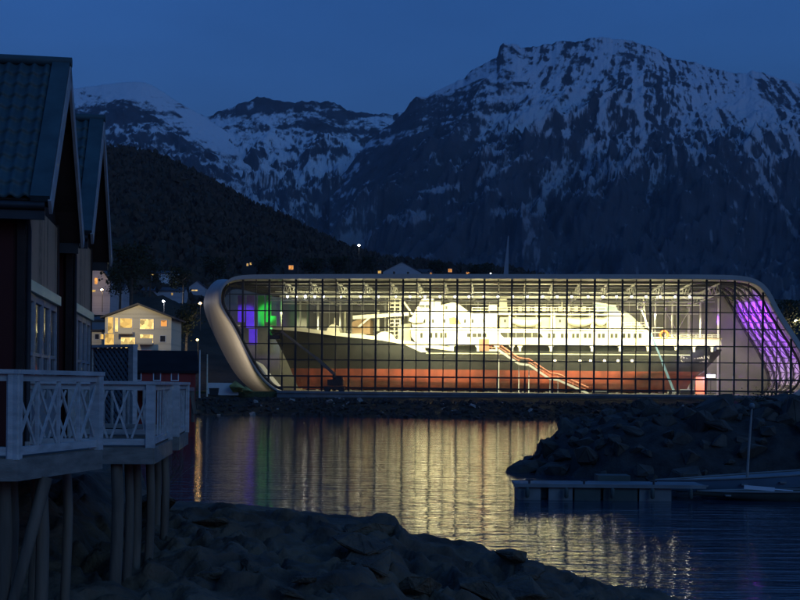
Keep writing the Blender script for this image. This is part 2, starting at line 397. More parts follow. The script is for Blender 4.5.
M_main = snow_mat('rock_and_snow', (0.045,0.056,0.072), (0.62,0.65,0.70), 0.26, 0.62, 0.03)
M_far = snow_mat('far_rock_and_snow', (0.045,0.056,0.072), (0.72,0.75,0.78), 0.24, 0.60, 0.024)
crest_main = [(330,190),(350,165),(370,140),(385,128),(398,118),(404,112),(410,102),(416,97),(428,97),(432,93),(445,87),(455,82),(465,77),(472,70),(480,66),(490,61),(497,57),(500,46),(503,43),(510,44),(518,44),(520,48),(530,47),(540,46),(550,44),(555,42),(565,41),(575,42),(585,40),(592,38),(600,37),(607,37),(615,40),(625,39),(632,41),(640,44),(650,46),(660,50),(668,58),(680,60),(695,62),(705,66),(720,70),(735,73),(745,74),(752,71),(762,72),(772,76),(780,79),(800,83),(840,96),(900,120),(980,160),(1060,210)]
def bias_main(px, py):
    b = 0.27*gauss(px,py,745,115,75,42,25) + 0.22*gauss(px,py,590,95,90,28) + 0.20*gauss(px,py,500,110,50,25,-30)
    b = b + 0.22*gauss(px,py,455,150,38,55,25) + 0.20*gauss(px,py,490,170,14,60,28) + 0.20*gauss(px,py,425,205,12,45,35) + 0.16*gauss(px,py,540,205,9,50,22) + 0.14*gauss(px,py,580,215,7,50,12) + 0.16*gauss(px,py,720,215,8,45,-22)
    b = b - 0.26*gauss(px,py,690,205,55,55) - 0.10*gauss(px,py,600,220,150,40) + 0.16*gauss(px,py,505,150,26,34,-25) + .14*gauss(px,py,585,170,16,40,12) + .10*gauss(px,py,480,200,50,40) - 0.20*gauss(px,py,600,285,330,50)
    b = b - 0.10*gauss(px,py,440,140,30,16,-50) - 0.30*gauss(px,py,665,75,14,12) - 0.34*gauss(px,py,752,84,12,10) + 0.12*gauss(px,py,710,182,22,9,20)
    b = b - 0.22*gauss(px,py,415,104,14,10) + 0.12*gauss(px,py,590,180,60,50)
    return b
mountain('mountain', crest_main, 2300, 4300, 900, 330, 250, 520, 900, -0.55, 3, M_main, 2.2, 1.25, bias_main)
crest_mid = [(150,112),(180,112),(200,115),(207,117),(215,113),(230,108),(245,102),(255,98),(265,97),(280,101),(295,103),(310,101),(325,102),(335,103),(345,108),(355,112),(365,113),(380,114),(395,114),(405,112),(430,120),(470,140),(520,170)]
def bias_mid(px, py):
    return (0.22*gauss(px,py,335,180,70,38,-20) + 0.04*gauss(px,py,230,160,50,40) + 0.1*gauss(px,py,300,205,60,30)
            - 0.40*gauss(px,py,342,122,24,18) - 0.24*gauss(px,py,270,108,30,9) - 0.12*gauss(px,py,300,130,30,16))
mountain('mountain', crest_mid, 2900, 5000, 560, 220, 240, 480, 800, 0.35, 21, M_far, 2.4, 1.2, bias_mid)
crest_left = [(-260,150),(-140,120),(-40,105),(20,97),(60,90),(78,88),(100,85),(125,82),(140,81.5),(150,84),(160,90),(170,97),(185,106),(200,114),(210,121),(230,134),(260,156),(300,188),(340,225),(380,262)]
def bias_left(px, py):
    return (0.55*gauss(px,py,120,90,70,12) + 0.10*gauss(px,py,200,140,60,20,35) - 0.32*gauss(px,py,120,112,26,12,20)
            - 0.20*gauss(px,py,190,150,40,10,30) + 0.1*gauss(px,py,240,190,60,30))
mountain('mountain', crest_left, 2500, 4700, 640, 220, 190, 420, 800, 0.6, 41, M_far, 0.7, 1.15, bias_left)

# ------------------------------------------------------------------ land: the town's slope and the dark wooded hill
hill_c = [(-900,190),(-300,150),(-60,142),(60,146),(100,149),(115,151),(135,152),(150,155),(165,160),(180,168),(200,178),(215,186),(230,195),(250,205),(270,213),(290,222),(310,232),(330,242),(350,251),(370,257),(400,261),(430,263),(470,267),(520,272),(560,281),(620,290),(720,296),(800,300),(1000,305),(1500,310)]
def shore_y(X):           # distance of the far waterline
    return np.interp(X, [-400,-60,-42,-36,-30,20,60,120,400], [-40,40,150,196,206,193,188,186,186])
def hill_fn(X, Y):
    X = np.asarray(X, float); Y = np.asarray(Y, float)
    px = PPX + X / np.maximum(Y, 1) * FPX
    zc = (PPY - np.interp(px, [c[0] for c in hill_c], [c[1] for c in hill_c]) - 0.0096 * (px - 400) * -1 * 0) / FPX * 1050 + EYE
    f = np.clip((Y - 285) / 765.0, 0, 1)
    z = 3.4 + (zc - 3.4) * f ** 1.12
    z = z + fbm(X / 60.0, Y / 60.0, 4, 5) * 7 * np.clip(f * 5, 0, 1) * (1 - f * 0.55)
    d = Y - shore_y(X)
    bank = np.interp(d, [-30,-4,0,9,14,30], [-4,-0.8,-0.05,2.2,2.5,3.6])
    return np.where(d < 30, np.minimum(bank, z), z)
ys = np.concatenate([np.linspace(40,180,36), np.linspace(182,300,70), np.linspace(306,1050,170), [1400]])
xs = np.concatenate([np.linspace(-900,-160,60)[:-1], np.linspace(-160,140,230), np.linspace(140,900,60)[1:]])
LX, LY = np.meshgrid(xs, ys)
LX = LX * (0.35 + 0.65 * LY / 300.0).clip(0.35, 1.9)
LZ = hill_fn(LX, LY); LZ[-1] = -10
f_ = np.clip((LY - 300) / 150, 0, 1)
LZ = LZ + f_ * np.abs(fbm(LX / 9.0, LY / 9.0, 3, 77)) * 4.0       # the uneven tops of the wood
LZ[-1] = -10
M_hill = mat('wooded_hill', (0.060,0.048,0.034), 0.95, 0.5, 0.05, 0.8, 0.4, col2=(0.030,0.027,0.020), spec=0.05, bdist=2.0)
struct(heightmesh('hill', LX, LY, LZ, M_hill))
def on_land(px, py, y0=240, y1=1045):
    Y = y0
    while Y < y1:
        p = P(px, py, Y)
        if float(hill_fn(p.x, p.y)) >= p.z: return p
        Y += 2.0
    return P(px, py, y1)

# ------------------------------------------------------------------ water
def water_mat():
    m, n, l, b = nodes('water')
    b.inputs['Base Color'].default_value = (0.012,0.034,0.058,1); b.inputs['Roughness'].default_value = 0.025
    b.inputs['IOR'].default_value = 1.333
    tcn = n.new('ShaderNodeTexCoord')
    def layer(scale, sx, sy, det, w):
        mpn = n.new('ShaderNodeMapping'); mpn.inputs['Scale'].default_value = (sx, sy, 1); l.new(tcn.outputs['Object'], mpn.inputs['Vector'])
        nz = n.new('ShaderNodeTexNoise'); nz.inputs['Scale'].default_value = scale; nz.inputs['Detail'].default_value = det; nz.inputs['Roughness'].default_value = 0.55
        l.new(mpn.outputs[0], nz.inputs['Vector'])
        mm = n.new('ShaderNodeMath'); mm.operation = 'MULTIPLY'; mm.inputs[1].default_value = w; l.new(nz.outputs[0], mm.inputs[0]); return mm
    a = layer(1.0, 0.16, 1.05, 3, 0.060); c = layer(1.0, 0.55, 3.4, 3, 0.020)
    ad = n.new('ShaderNodeMath'); ad.operation = 'ADD'; l.new(a.outputs[0], ad.inputs[0]); l.new(c.outputs[0], ad.inputs[1])
    bp = n.new('ShaderNodeBump'); bp.inputs['Strength'].default_value = 1.0; bp.inputs['Distance'].default_value = 1.0
    l.new(ad.outputs[0], bp.inputs['Height']); l.new(bp.outputs[0], b.inputs['Normal'])
    return m
struct(MB().add([(-9000,-60,0),(9000,-60,0),(9000,9000,0),(-9000,9000,0)], [(0,1,2,3)]).build('water', water_mat()))
struct(MB().add([(-9000,-80,-6),(9000,-80,-6),(9000,9000,-6),(-9000,9000,-6)], [(0,1,2,3)]).build('seabed', mat('seabed', (0.03,0.03,0.028), 0.9)))

# ------------------------------------------------------------------ foreground shore rock
def fore_z(X, Y):
    px = PPX + X / Y * FPX
    zc = np.interp(px, [-400,60,150,170,280,330,395,410,440,500,560,620,690,760,1200], [2.6,2.5,2.42,2.34,2.26,2.12,2.06,1.75,1.62,1.25,0.92,0.55,0.16,-0.35,-2.5])
    ye = np.interp(px, [-400,100,150,400,690,1200], [60,44,29.5,28.5,28.5,28.5])
    d = np.clip((ye - Y) / 12.0, -3, 1)
    z = zc - np.where(d > 0, 0.75 * d ** 1.3 * np.clip(zc + 0.2, 0.2, 1.0), 0) - np.where(d < 0, (Y - ye) * 0.55 + 0.1, 0)
    wx, wy = fbm(X / 1.7, Y / 1.7, 3, 62) * .9, fbm(X / 1.7 + 7, Y / 1.7, 3, 63) * .9
    lf = np.clip((-5.6 - 0.02*Y - X) / 1.2, 0, 1); z = z + lf * np.clip((Y - 20) * .16, 0, 1.25)
    cr = ridged((X + wx) / 2.4 + .3 * Y, (Y + wy) / 4.2, 4, 61) - .45
    cell = np.abs(fbm((X + wx) / 1.05, (Y + wy) / 2.0, 3, 67)); fine = fbm(X / .3, Y / .4, 4, 68)
    env = np.clip((29.2 - Y) / 2.2, 0.15, 1)
    z = z + (.55 * cr - .75 * np.clip(.30 - cell, 0, .3) + .10 + .06 * fine) * env
    return z
FX, FY = np.meshgrid(np.linspace(-16, 20, 420), np.concatenate([np.linspace(9, 17, 40)[:-1], np.linspace(17, 31, 230), np.linspace(31.3, 62, 60)]))
FX = np.where(FX > -16, FX, -40)
struct(heightmesh('shore_rock', FX, FY, fore_z(FX, FY), MAT['rock']))

# ------------------------------------------------------------------ breakwater
def bw_z(X, Y):
    zc = np.interp(X, [6.8,8.3,9.5,10.8,12.4,15,18,22,26,40,90], [-1.2,0.3,1.5,2.6,3.3,3.75,3.95,4.15,4.7,5.0,5.0])
    yf = np.interp(X, [6,9,12,15,90], [75,70.5,67.5,66,62]); yb = np.interp(X, [5,8,12,90], [77,84,90,94])
    a = np.clip((Y - yf) / 7.5, -0.4, 1); c = np.clip((yb - Y) / 7.5, -0.4, 1)
    t = np.minimum(a, c)
    return np.where(t > 0, zc * np.sin(np.clip(t, 0, 1) * np.pi / 2) ** 0.9, 4 * t) - 0.35 + 0.45 * fbm(X / 1.4, Y / 1.4, 3, 91)
BX, BY = np.meshgrid(np.linspace(4, 70, 300), np.linspace(60, 98, 150))
M_boulder = mat('boulder_stone', (0.062,0.054,0.046), 0.85, 0.5, 1.2, 0.7, 6, bdist=0.05)
M_rubble = mat('rubble_bank', (0.028,0.026,0.024), 0.9, 0.6, 1.5, 0.9, 5, bdist=0.1)
struct(heightmesh('breakwater', BX, BY, bw_z(BX, BY), M_rubble))
import bmesh
def boulder_mesh(seed, name='boulder', mm=None):
    g = random.Random(seed); bm = bmesh.new()
    for _ in range(13):
        v = Vector((g.gauss(0,1), g.gauss(0,1), g.gauss(0,1))).normalized()
        bm.verts.new((v.x * g.uniform(.8,1.15), v.y * g.uniform(.75,1.0), v.z * g.uniform(.6,.85)))
    r = bmesh.ops.convex_hull(bm, input=bm.verts)
    bmesh.ops.delete(bm, geom=[x for x in r['geom_interior'] if isinstance(x, bmesh.types.BMVert)], context='VERTS')
    bmesh.ops.bevel(bm, geom=list(bm.edges), offset=0.05, segments=2, affect='EDGES', profile=0.6)
    bmesh.ops.subdivide_edges(bm, edges=list(bm.edges), cuts=1)
    for v in bm.verts: v.co += v.normal * g.uniform(-.025, .025)
    me = bpy.data.meshes.new(name); bm.to_mesh(me); bm.free(); me.materials.append(mm or M_boulder); return me
B_ME = [boulder_mesh(s) for s in range(9)]
B_FG = [boulder_mesh(s, mm=MAT['rock']) for s in range(40, 45)]
# ------------------------------------------------------------------ the glass museum
museum = thing('museum_building', 'long glass fronted museum in a curved metal shell, lit inside, on the far quay', 'museum', (MC.x, MC.y, MBASE), MROT)
def build_m(mb, name, mats, parent=None, **k): return mb.build(name, mats, parent or museum, **k)
M_shell = mat('shell_metal', (0.38,0.36,0.33), 0.6, 0.15, 0.15, 0.05, 3, metal=0.05)
M_shell_in = mat('shell_lining', (0.52,0.50,0.46), 0.6, 0.15, 0.3)
M_steel_dark = mat('facade_steel', (0.018,0.018,0.02), 0.5, 0.2, 1.0)
M_steel_light = mat('painted_steel', (0.50,0.50,0.47), 0.5, 0.15, 1.0)
M_mglass = glass('museum_glass', (0.93,0.94,0.93), 0.027, (2.6,1.0,3.1))
M_floor = mat('hall_floor', (0.16,0.155,0.15), 0.5, 0.3, 0.4, 0.05, 2)
DEPTH = 42.0
# inner outline of the shell at the glass front and at the rear, walked from lower left over the roof to lower right
Fpx = [(284,391),(276.6,389),(262.6,377),(250,356),(236,327),(224,308.5),(222,300),(223.5,290),(230,282.5),(240,279.5),(270,279.3),(400,279.0),(560,279.3),(700,279.6),(737.6,280.4),(753,283.5),(763.6,291.6),(773,311),(783,327),(794,343.6),(802,357),(806,369),(804,382),(797,391),(786,396)]
F = [M(x, y, 0) for x, y in Fpx]
Bl = [(266,392),(258,389),(243,377),(232,361),(218,333),(209,312),(207.6,300),(213,288.5),(222,281.6)]      # left edge seen flaring out behind the front
B = [M(x, y, 30) for x, y in Bl]
zt = F[11][1]
def back_top(i):
    s, z = F[i]; return (s, z - 0.4)
B += [back_top(i) for i in range(9, 14)]
Br = [(713,286),(720,289.5),(726,296),(736,313),(743.5,327),(752,341),(759.5,353),(765.5,366),(770,378),(769,388),(764,394)]
B += [M(x, y, DEPTH) for x, y in Br]
def smooth_line(L, it=2):
    for _ in range(it):
        N = [L[0]]
        for a, b in zip(L[:-1], L[1:]):
            N += [(a[0]*.75+b[0]*.25, a[1]*.75+b[1]*.25), (a[0]*.25+b[0]*.75, a[1]*.25+b[1]*.75)]
        N.append(L[-1]); L = N
    return L
def lerp2(a, b, w): return (a[0]+(b[0]-a[0])*w, a[1]+(b[1]-a[1])*w)
Fs, Bs = smooth_line(F), smooth_line(B)
def dep(i):                       # rear depth along the outline: 30 m on the left flare, 42 m elsewhere
    w = i / (len(Fs) - 1)
    return 30.0 + (DEPTH - 30.0) * float(sstep(0.33, 0.5, w))
def normals(L):
    out = []
    for i in range(len(L)):
        a = L[max(i-1,0)]; b = L[min(i+1,len(L)-1)]
        dx, dz = b[0]-a[0], b[1]-a[1]; q = math.hypot(dx, dz) or 1
        out.append((-dz/q, dx/q))
    return out
nF, nB = normals(Fs), normals(Bs)
TH_F, TH_B = 0.85, 1.0
# walked left -> over the top -> right, the outward normal is to the left of travel
outF = [(p[0]+n[0]*th, p[1]+n[1]*th) for p, n, th in zip(Fs, nF, [0.3 + (TH_F-.3)*float(sstep(.28,.42,i/(len(Fs)-1))) for i in range(len(Fs))])]
outB = [(p[0]+n[0]*TH_B, p[1]+n[1]*TH_B) for p, n in zip(Bs, nB)]
rows_o, rows_i = [], []
for i in range(len(Fs)):
    rows_o.append([(*lerp2(outF[i], outB[i], w), 0) for w in (0, .25, .5, .75, 1)])
    rows_i.append([(*lerp2(Fs[i], Bs[i], w), 0) for w in (0, .25, .5, .75, 1)])
def at_t(rows, front=-1.2):
    V = []
    for i, r in enumerate(rows):
        D = dep(i)
        V.append([(p[0], front + (D - front) * w if w > 0 else front, p[1]) for p, w in zip(r, (0, .25, .5, .75, 1))])
    return V
VO, VI = at_t(rows_o), at_t(rows_i)
mb = MB(); mb.grid(VO, 0); mb.grid(VI, 1)
for i in range(len(Fs) - 1):      # front lip and rear lip
    mb.add([VO[i][0], VO[i+1][0], VI[i+1][0], VI[i][0]], [(0,1,2,3)], 0)
    mb.add([VO[i][4], VO[i+1][4], VI[i+1][4], VI[i][4]], [(0,1,2,3)], 0)
shell = build_m(mb, 'roof_shell', [M_shell, M_shell_in], recalc=False)
# purple lamps are hung inside; the ribs of the curved end wall
def rib_line(w, off=0.25):
    L = []
    for i in range(len(Fs)):
        a = lerp2(Fs[i], Bs[i], w); n = lerp2(nF[i], nB[i], w)
        L.append((a[0]-n[0]*off, dep(i)*w, a[1]-n[1]*off))
    return L
for w in (0.06, 0.24, 0.42, 0.60, 0.78, 0.97):
    mb = MB(); mb.path(rib_line(w, 0.35), 0.28, 6); build_m(mb, 'rib', M_steel_dark)
mb = MB()                          # diagonal bracing between ribs on the curved right end
L = len(Fs); ws = (0.06, 0.24, 0.42, 0.60, 0.78, 0.97)
R0 = int(L * 0.62)
for k in range(len(ws) - 1):
    a, b = rib_line(ws[k], .4), rib_line(ws[k+1], .4)
    j = R0
    while j + 5 < L:
        mb.tube(a[j], b[j+5], 0.09, n=5); mb.tube(b[j], a[j+5], 0.09, n=5); mb.tube(a[j], b[j], 0.09, n=5); j += 5
build_m(mb, 'end_wall_bracing', M_steel_dark)
# gridded glass front
def inside_z(s):
    """lowest and highest z of the front opening at position s"""
    zs = []
    for a, b in zip(Fs[:-1], Fs[1:]):
        if (a[0]-s) * (b[0]-s) <= 0 and a[0] != b[0]:
            zs.append(a[1] + (b[1]-a[1]) * (s-a[0]) / (b[0]-a[0]))
    return (min(zs), max(zs)) if len(zs) > 1 else (0.15, max(zs) if zs else None)
s_a, s_b = M(269, 340)[0], M(791, 340)[0]
pitch = (s_b - s_a) / 19.0
floor_z = 0.15
sill_z = M(480, 391)[1]; low_z = M(480, 377.6)[1]
hz = [M(480, y)[1] for y in (295, 311.6, 328, 345, 361, 377.6, 389)]
mb = MB(); sm = -2.0
k = -2
while k <= 19.6:
    s = s_a + pitch * k
    lo, hi = inside_z(s)
    if hi is not None and hi - lo > .5:
        major = abs(k - round(k)) < .1
        w = 0.36 if major else 0.16
        lo2 = max(lo if (s > F[22][0] or s < F[0][0]) else floor_z, floor_z)
        mb.box((s - w/2, -0.22 if major else -0.12, lo2), (s + w/2, 0.12, hi))
        if not major: mb.box((s - .16, -0.2, lo2), (s + .16, 0.1, max(lo2, low_z)))
    k += 0.5
def span_at(z):
    xs = []
    for a, b in zip(Fs[:-1], Fs[1:]):
        if (a[1]-z) * (b[1]-z) <= 0 and a[1] != b[1]: xs.append(a[0] + (b[0]-a[0]) * (z-a[1]) / (b[1]-a[1]))
    return min(xs), max(xs)
for i, z in enumerate(hz):
    a, b = span_at(max(z, floor_z + .35)); w = 0.30 if i in (5, 6) else 0.2
    mb.box((a, -0.17, z - w/2), (b, 0.09, z + w/2))
build_m(mb, 'mullion_grid', M_steel_dark)
poly = [(s, z) for s, z in Fs if z > floor_z]
mb = MB(); mb.add([(s, 0.0, z) for s, z in poly], [tuple(range(len(poly)))]); build_m(mb, 'glazing', M_mglass)
# floor and rear wall with columns
mb = MB(); mb.box((Fs[0][0]-1, 0.4, -0.3), (Fs[-1][0]+1, DEPTH, 0.1)); build_m(mb, 'hall_floor', M_floor)
polyb = [(s, z) for s, z in Bs if z > 0]
Lb, Rb = Bs[4][0], Bs[-5][0]
M_rear = mat('rear_cladding', (0.20,0.20,0.185), 0.6, 0.25, 0.25)
rw = [(p[0]*1.0, p[1]) for p in Bs if p[1] > 0.1]
mid = sum(p[0] for p in rw) / len(rw)
mb = MB(); mb.prism([(x - (.35 if x > mid else -.35), z - (.3 if z > 10 else 0)) for x, z in rw], DEPTH-.6, DEPTH-.3, lambda a, b, d: (a, d, b))
build_m(mb, 'rear_wall', M_rear)
mb = MB()
k = 0
while k <= 16:
    s = s_a + pitch * k + 3
    mb.box((s-.22, DEPTH-1.3, .1), (s+.22, DEPTH-.8, zt-1))
    if k % 1 == 0: mb.box((s+pitch/2-.08, DEPTH-.9, .1), (s+pitch/2+.08, DEPTH-.7, zt-1))
    k += 1
for z in (4.5, 9, 13.4, 17.6): mb.box((s_a+2, DEPTH-.95, z-.12), (s_a+pitch*17, DEPTH-.72, z+.12))
build_m(mb, 'rear_column_grid', M_steel_light)
# X braces in the rear bays
for kk in (15, 11, 3):
    mb = MB()
    s0, s1 = s_a + pitch*kk + 3, s_a + pitch*(kk+1) + 3
    for z0, z1 in ((9.2, 18.3),):
        mb.tube((s0, DEPTH-1.4, z0), (s1, DEPTH-1.4, z1), .1, n=6); mb.tube((s1, DEPTH-1.4, z0), (s0, DEPTH-1.4, z1), .1, n=6)
    build_m(mb, 'wind_brace', M_steel_light)
# roof: transverse trusses and long pipes/ducts below the ceiling
def truss(s):
    mb = MB(); zt2 = zt - .5; zb = zt - 2.3
    mb.box((s-.14, .6, zt2-.3), (s+.14, DEPTH-1.4, zt2)); mb.box((s-.12, .6, zb-.24), (s+.12, DEPTH-1.4, zb))
    n = 9; y0, y1 = .8, DEPTH - 1.6
    for i in range(n):
        ya, yb = y0 + (y1-y0)*i/n, y0 + (y1-y0)*(i+1)/n; ym = (ya+yb)/2
        mb.tube((s, ya, zb), (s, ym, zt2-.3), .08, n=5); mb.tube((s, ym, zt2-.3), (s, yb, zb), .08, n=5)
    return mb
tr0 = None
for kk in range(0, 17):
    s = s_a + pitch*kk + pitch*.5
    if tr0 is None:
        tr0 = build_m(truss(0), 'roof_truss', M_steel_light); tr0.location.x = s
    else:
        c = tr0.copy(); COL.objects.link(c); c.parent = museum; c.location.x = s
for t, dz, r in ((2.2, 1.3, .10), (6, 2.5, .22), (11, 1.6, .12), (16, 2.2, .3), (23, 1.5, .14), (30, 2.0, .25), (36, 1.4, .12), (3.2, 3.9, .10), (4.4, 3.3, .07), (20, 3.4, .1)):
    mb = MB(); mb.tube((s_a-1, t, zt-dz), (s_a+pitch*16.4, t, zt-dz), r, n=8); build_m(mb, 'ceiling_pipe', M_steel_light)
# inner columns near the front with braces (left bays show them grey against the dark)
mb0 = MB()
mb0.box((-.15, -.15, .1), (.15, .15, zt-1.0)); 
col0 = build_m(mb0, 'hall_column', M_steel_light)
first = True
for px, t in ((281,30),(300,22),(318,33),(340,33),(362,33),(385,33),(655,30),(672,30),(700,33),(718,33)):
    s = M(px, 340, t)[0]
    c = col0 if first else col0.copy()
    if not first: COL.objects.link(c); c.parent = museum
    first = False
    c.location = (s, t, 0)
# partitions at the left end with the purple and green light put into their colour
M_violet_light = mat('partition_violet_light', (0.20,0.12,0.62), 0.7, 0.2, 0.5); M_green_light = mat('partition_green_light', (0.08,0.50,0.16), 0.7, 0.2, 0.5)
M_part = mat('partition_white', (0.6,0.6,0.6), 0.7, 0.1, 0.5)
def panel(x0, x1, y0, y1, t, name='partition', m=None):
    s0, z1 = M(x0, y0, t); s1, z0 = M(x1, y1, t)
    mb = MB(); mb.box((s0, t, max(z0,.1)), (s1, t+.3, z1)); return build_m(mb, name, m or M_part)
for q_ in ((238, 244.5, 295.5, 322, 24), (246.5, 254, 295.5, 328, 24.5), (249, 257, 329, 345, 22)): panel(*q_, 'partition', M_violet_light)
for q_ in ((258, 264, 295.5, 326, 24), (266, 271, 295.5, 322, 24.5), (268, 276, 316, 336, 22)): panel(*q_, 'partition', M_green_light)
panel(297, 306, 300, 392, 34, 'partition', M_rear); panel(280, 296, 352, 392, 34, 'partition', M_rear)
# sloping white skirting inside the lower left corner
mb = MB()
q = [M(x, y, 4) for x, y in ((253,361),(258,364),(266,374),(276,386),(277,391),(270,390),(259,378))]
mb.prism(q, 4, 9, lambda a, b, d: (a, d, b)); build_m(mb, 'stair_flank', M_part)

# quay in front
M_quay = mat('quay_concrete', (0.13,0.145,0.165), 0.75, 0.3, 0.5, 0.3, 4)
mb = MB()
s0, s1 = M(277, 395, -6)[0], M(771, 400, -6)[0]
mb.box((s0, -6, -2.2), (s1, 30, -0.02)); mb.box((s0, -6.25, -.32), (s1, -5.2, .12))
quay = mb.build('quay', M_quay); quay.location = (MC.x, MC.y, MBASE); quay.rotation_euler = (0,0,MROT); struct(quay)
mb = MB(); mb.box((M(200,390,-1)[0], -5, -1.6), (M(290,390,-1)[0], 20, -.12))
ap = mb.build('ground', mat('quay_grass', (0.075,0.085,0.03), 0.95, 0.5, 2.0, 0.8, 8)); ap.location = (MC.x, MC.y, MBASE); ap.rotation_euler = (0,0,MROT); struct(ap)
mb = MB(); mb.box((M(765,390,-1)[0], -9, -3.0), (M(1100,390,-1)[0], 60, -.12))
ap = mb.build('ground', M_rubble); ap.location = (MC.x, MC.y, MBASE); ap.rotation_euler = (0,0,MROT); struct(ap)

# ------------------------------------------------------------------ lamps of the hall
E_lamp = emit('lamp_lens', (1.0,0.93,0.78), 10.0)
def flood_things():
    xs = [287.6,296.6,305.5,315,323.6,341,360.5,378.6,396,410,425,440,455,469,484,498,512.6,527.5,542.5,557,571.5,588,602.5,616.5,631.5,646,660,675,689.5]
    bright = {305.5: 2.2, 287.6: 1.7, 296.6: 1.5, 323.6: 1.6, 341: 1.2, 360.5: 1.5, 378.6: 1.4, 396: 1.2}
    proto = None
    mb_h = MB(); mb_h.box((-.15,-.05,-.08), (.15,.2,.2)); mb_h.box((-.03,.05,.2), (.03,.1,.6))
    mb_l = MB(); mb_l.tube((0,-.12,.02), (0,-.05,.06), .10, .12, 10)
    for i, x in enumerate(xs):
        t = 4.0; s, z = M(x, 297.2, t); w = MW(s, t, z)
        if proto is None:
            o = thing('floodlight', '', 'floodlight', w, MROT)
            proto = o
            mb_h.build('housing', M_steel_dark, o); mb_l.build('lens', E_lamp, o)
        else:
            o = proto.copy(); COL.objects.link(o); o.location = w
            for ch in proto.children:
                c = ch.copy(); COL.objects.link(c); c.parent = o
        o['label'] = 'small floodlight shining from the long row under the museum roof'
        o['group'] = 'floodlights under the museum roof'
        if x in bright: o.scale = (bright[x],) * 3
flood_things()
def hall_light(name, s, t, z, target, watts, col, size=2.2, spread=150, sy=None):
    """an area light added in the hall, with no housing of its own"""
    d = bpy.data.lights.new(name, 'AREA'); d.energy = watts; d.color = col; d.shape = 'RECTANGLE'; d.size = size; d.size_y = sy or size
    d.spread = R(spread)
    o = bpy.data.objects.new(name, d); COL.objects.link(o); o.location = MW(s, t, z)
    o.rotation_euler = (Vector(MW(*target)) - o.location).to_track_quat('-Z', 'Y').to_euler()
    return o
WARM = (1.0, 0.92, 0.52)
KW = 1.15
for x, pw in ((310,.15),(345,.5),(385,.95),(420,1.25),(455,1.25),(490,1.25),(530,1.2),(565,1.2),(600,1.2),(635,1.1),(675,1.2),(710,.8)):
    s = M(x, 300, 4)[0]
    hall_light('hall_lamp', s, 3.2, zt - 4.4, (s, 14, 5.5), 700 * pw * KW, WARM, 5.0, 140, 0.5)
for x, pw in ((280,.5),(310,.8),(350,1.1),(420,1.3),(480,1.3),(540,1.3),(600,1.3),(660,1.2),(705,1.1)):
    s = M(x, 300, 26)[0]
    hall_light('hall_lamp', s, 30, zt - 4.6, (s, 30, 0), 420 * pw * KW, WARM, 5.0, 160, 0.6)
for x in (310, 360, 420, 480, 540, 600, 660): # up-lights added to brighten the ceiling, without fixtures
    s = M(x, 300, 14)[0]
    hall_light('ceiling_fill', s, 10.5, zt - 6.0, (s, 9, 30), 210 * KW, WARM, 3.0, 160, 0.6)
def spot(name, s, t, z, target, watts, col, angle=70, r=.15):
    d = bpy.data.lights.new(name, 'SPOT'); d.energy = watts; d.color = col; d.spot_size = R(angle); d.spot_blend = .6; d.shadow_soft_size = r
    o = bpy.data.objects.new(name, d); COL.objects.link(o); o.location = MW(s, t, z)
    o.rotation_euler = (Vector(MW(*target)) - o.location).to_track_quat('-Z', 'Y').to_euler(); return o
PUR = (0.42, 0.10, 1.0)
for t, wgt in ((7, 1), (19, 1), (31, 1)):                      # purple wash on the curved end wall
    s = M(722, 340, t)[0]
    spot('purple_lamp', s - 2, t, zt - 3.0, (M(782,318,t)[0], t, 15.5), 1300 * wgt, (0.28,0.03,1.0), 64, .3)
    spot('white_lamp', s - 6, t, 2.0, (M(770,370,t)[0], t, 5), 120 * wgt, (0.85,0.72,1.0), 70, .3)
for zz, pw, cc in ((15, 2100, (0.27,0.015,1.0)), (8.5, 620, (0.33,0.05,1.0)), (3.5, 200, (0.66,0.40,1.0))):
    d = bpy.data.lights.new('purple_strip_lamp', 'AREA'); d.shape = 'RECTANGLE'; d.size = 34; d.size_y = .5; d.energy = pw; d.color = cc; d.spread = R(80)
    o = bpy.data.objects.new('purple_strip_lamp', d); COL.objects.link(o)
    sx = M({15:722, 8.5:738, 3.5:750}[zz], 340, 20)[0]; o.location = MW(sx, 21, zz + 1)
    zl = (Vector(MW(sx + 10, 21, zz + .5)) - o.location).normalized() * -1; xl = Vector((_n.x, _n.y, 0)); xl = (xl - zl * xl.dot(zl)).normalized(); yl = zl.cross(xl)
    o.rotation_euler = Matrix((xl, yl, zl)).transposed().to_euler()
s, z = M(245, 311, 24); spot('purple_lamp', s + 1, 14, zt - 5, (s, 24, z - 2), 1400, (0.26,0.10,1.0), 42, .3)
s, z = M(254, 335, 22); spot('purple_lamp', s + 1, 14, 11, (s, 22, z), 700, (0.26,0.10,1.0), 30, .3)
s, z = M(266, 310, 24); spot('green_lamp', s + .5, 15, zt - 5, (s + .6, 24, z - 1), 1100, (0.12,1.0,0.25), 36, .3)
s, z = M(272, 325, 22); spot('green_lamp', s + .5, 15, 12, (s, 22, z), 300, (0.12,1.0,0.25), 32, .3)
# lamp standing outside that washes the left shell and the grass below it
s, z = M(236, 386, -3); spot('ground_lamp', s - 9, -7, 0.6, (M(232,350,10)[0], 8, 9), 4200, (1.0,0.83,0.60), 80, .3)
s, z = M(250, 386, -3); spot('ground_lamp', s - 1, -3, 1.6, (s - 2, 0, 0), 120, (1.0,0.95,0.35), 130, .3)
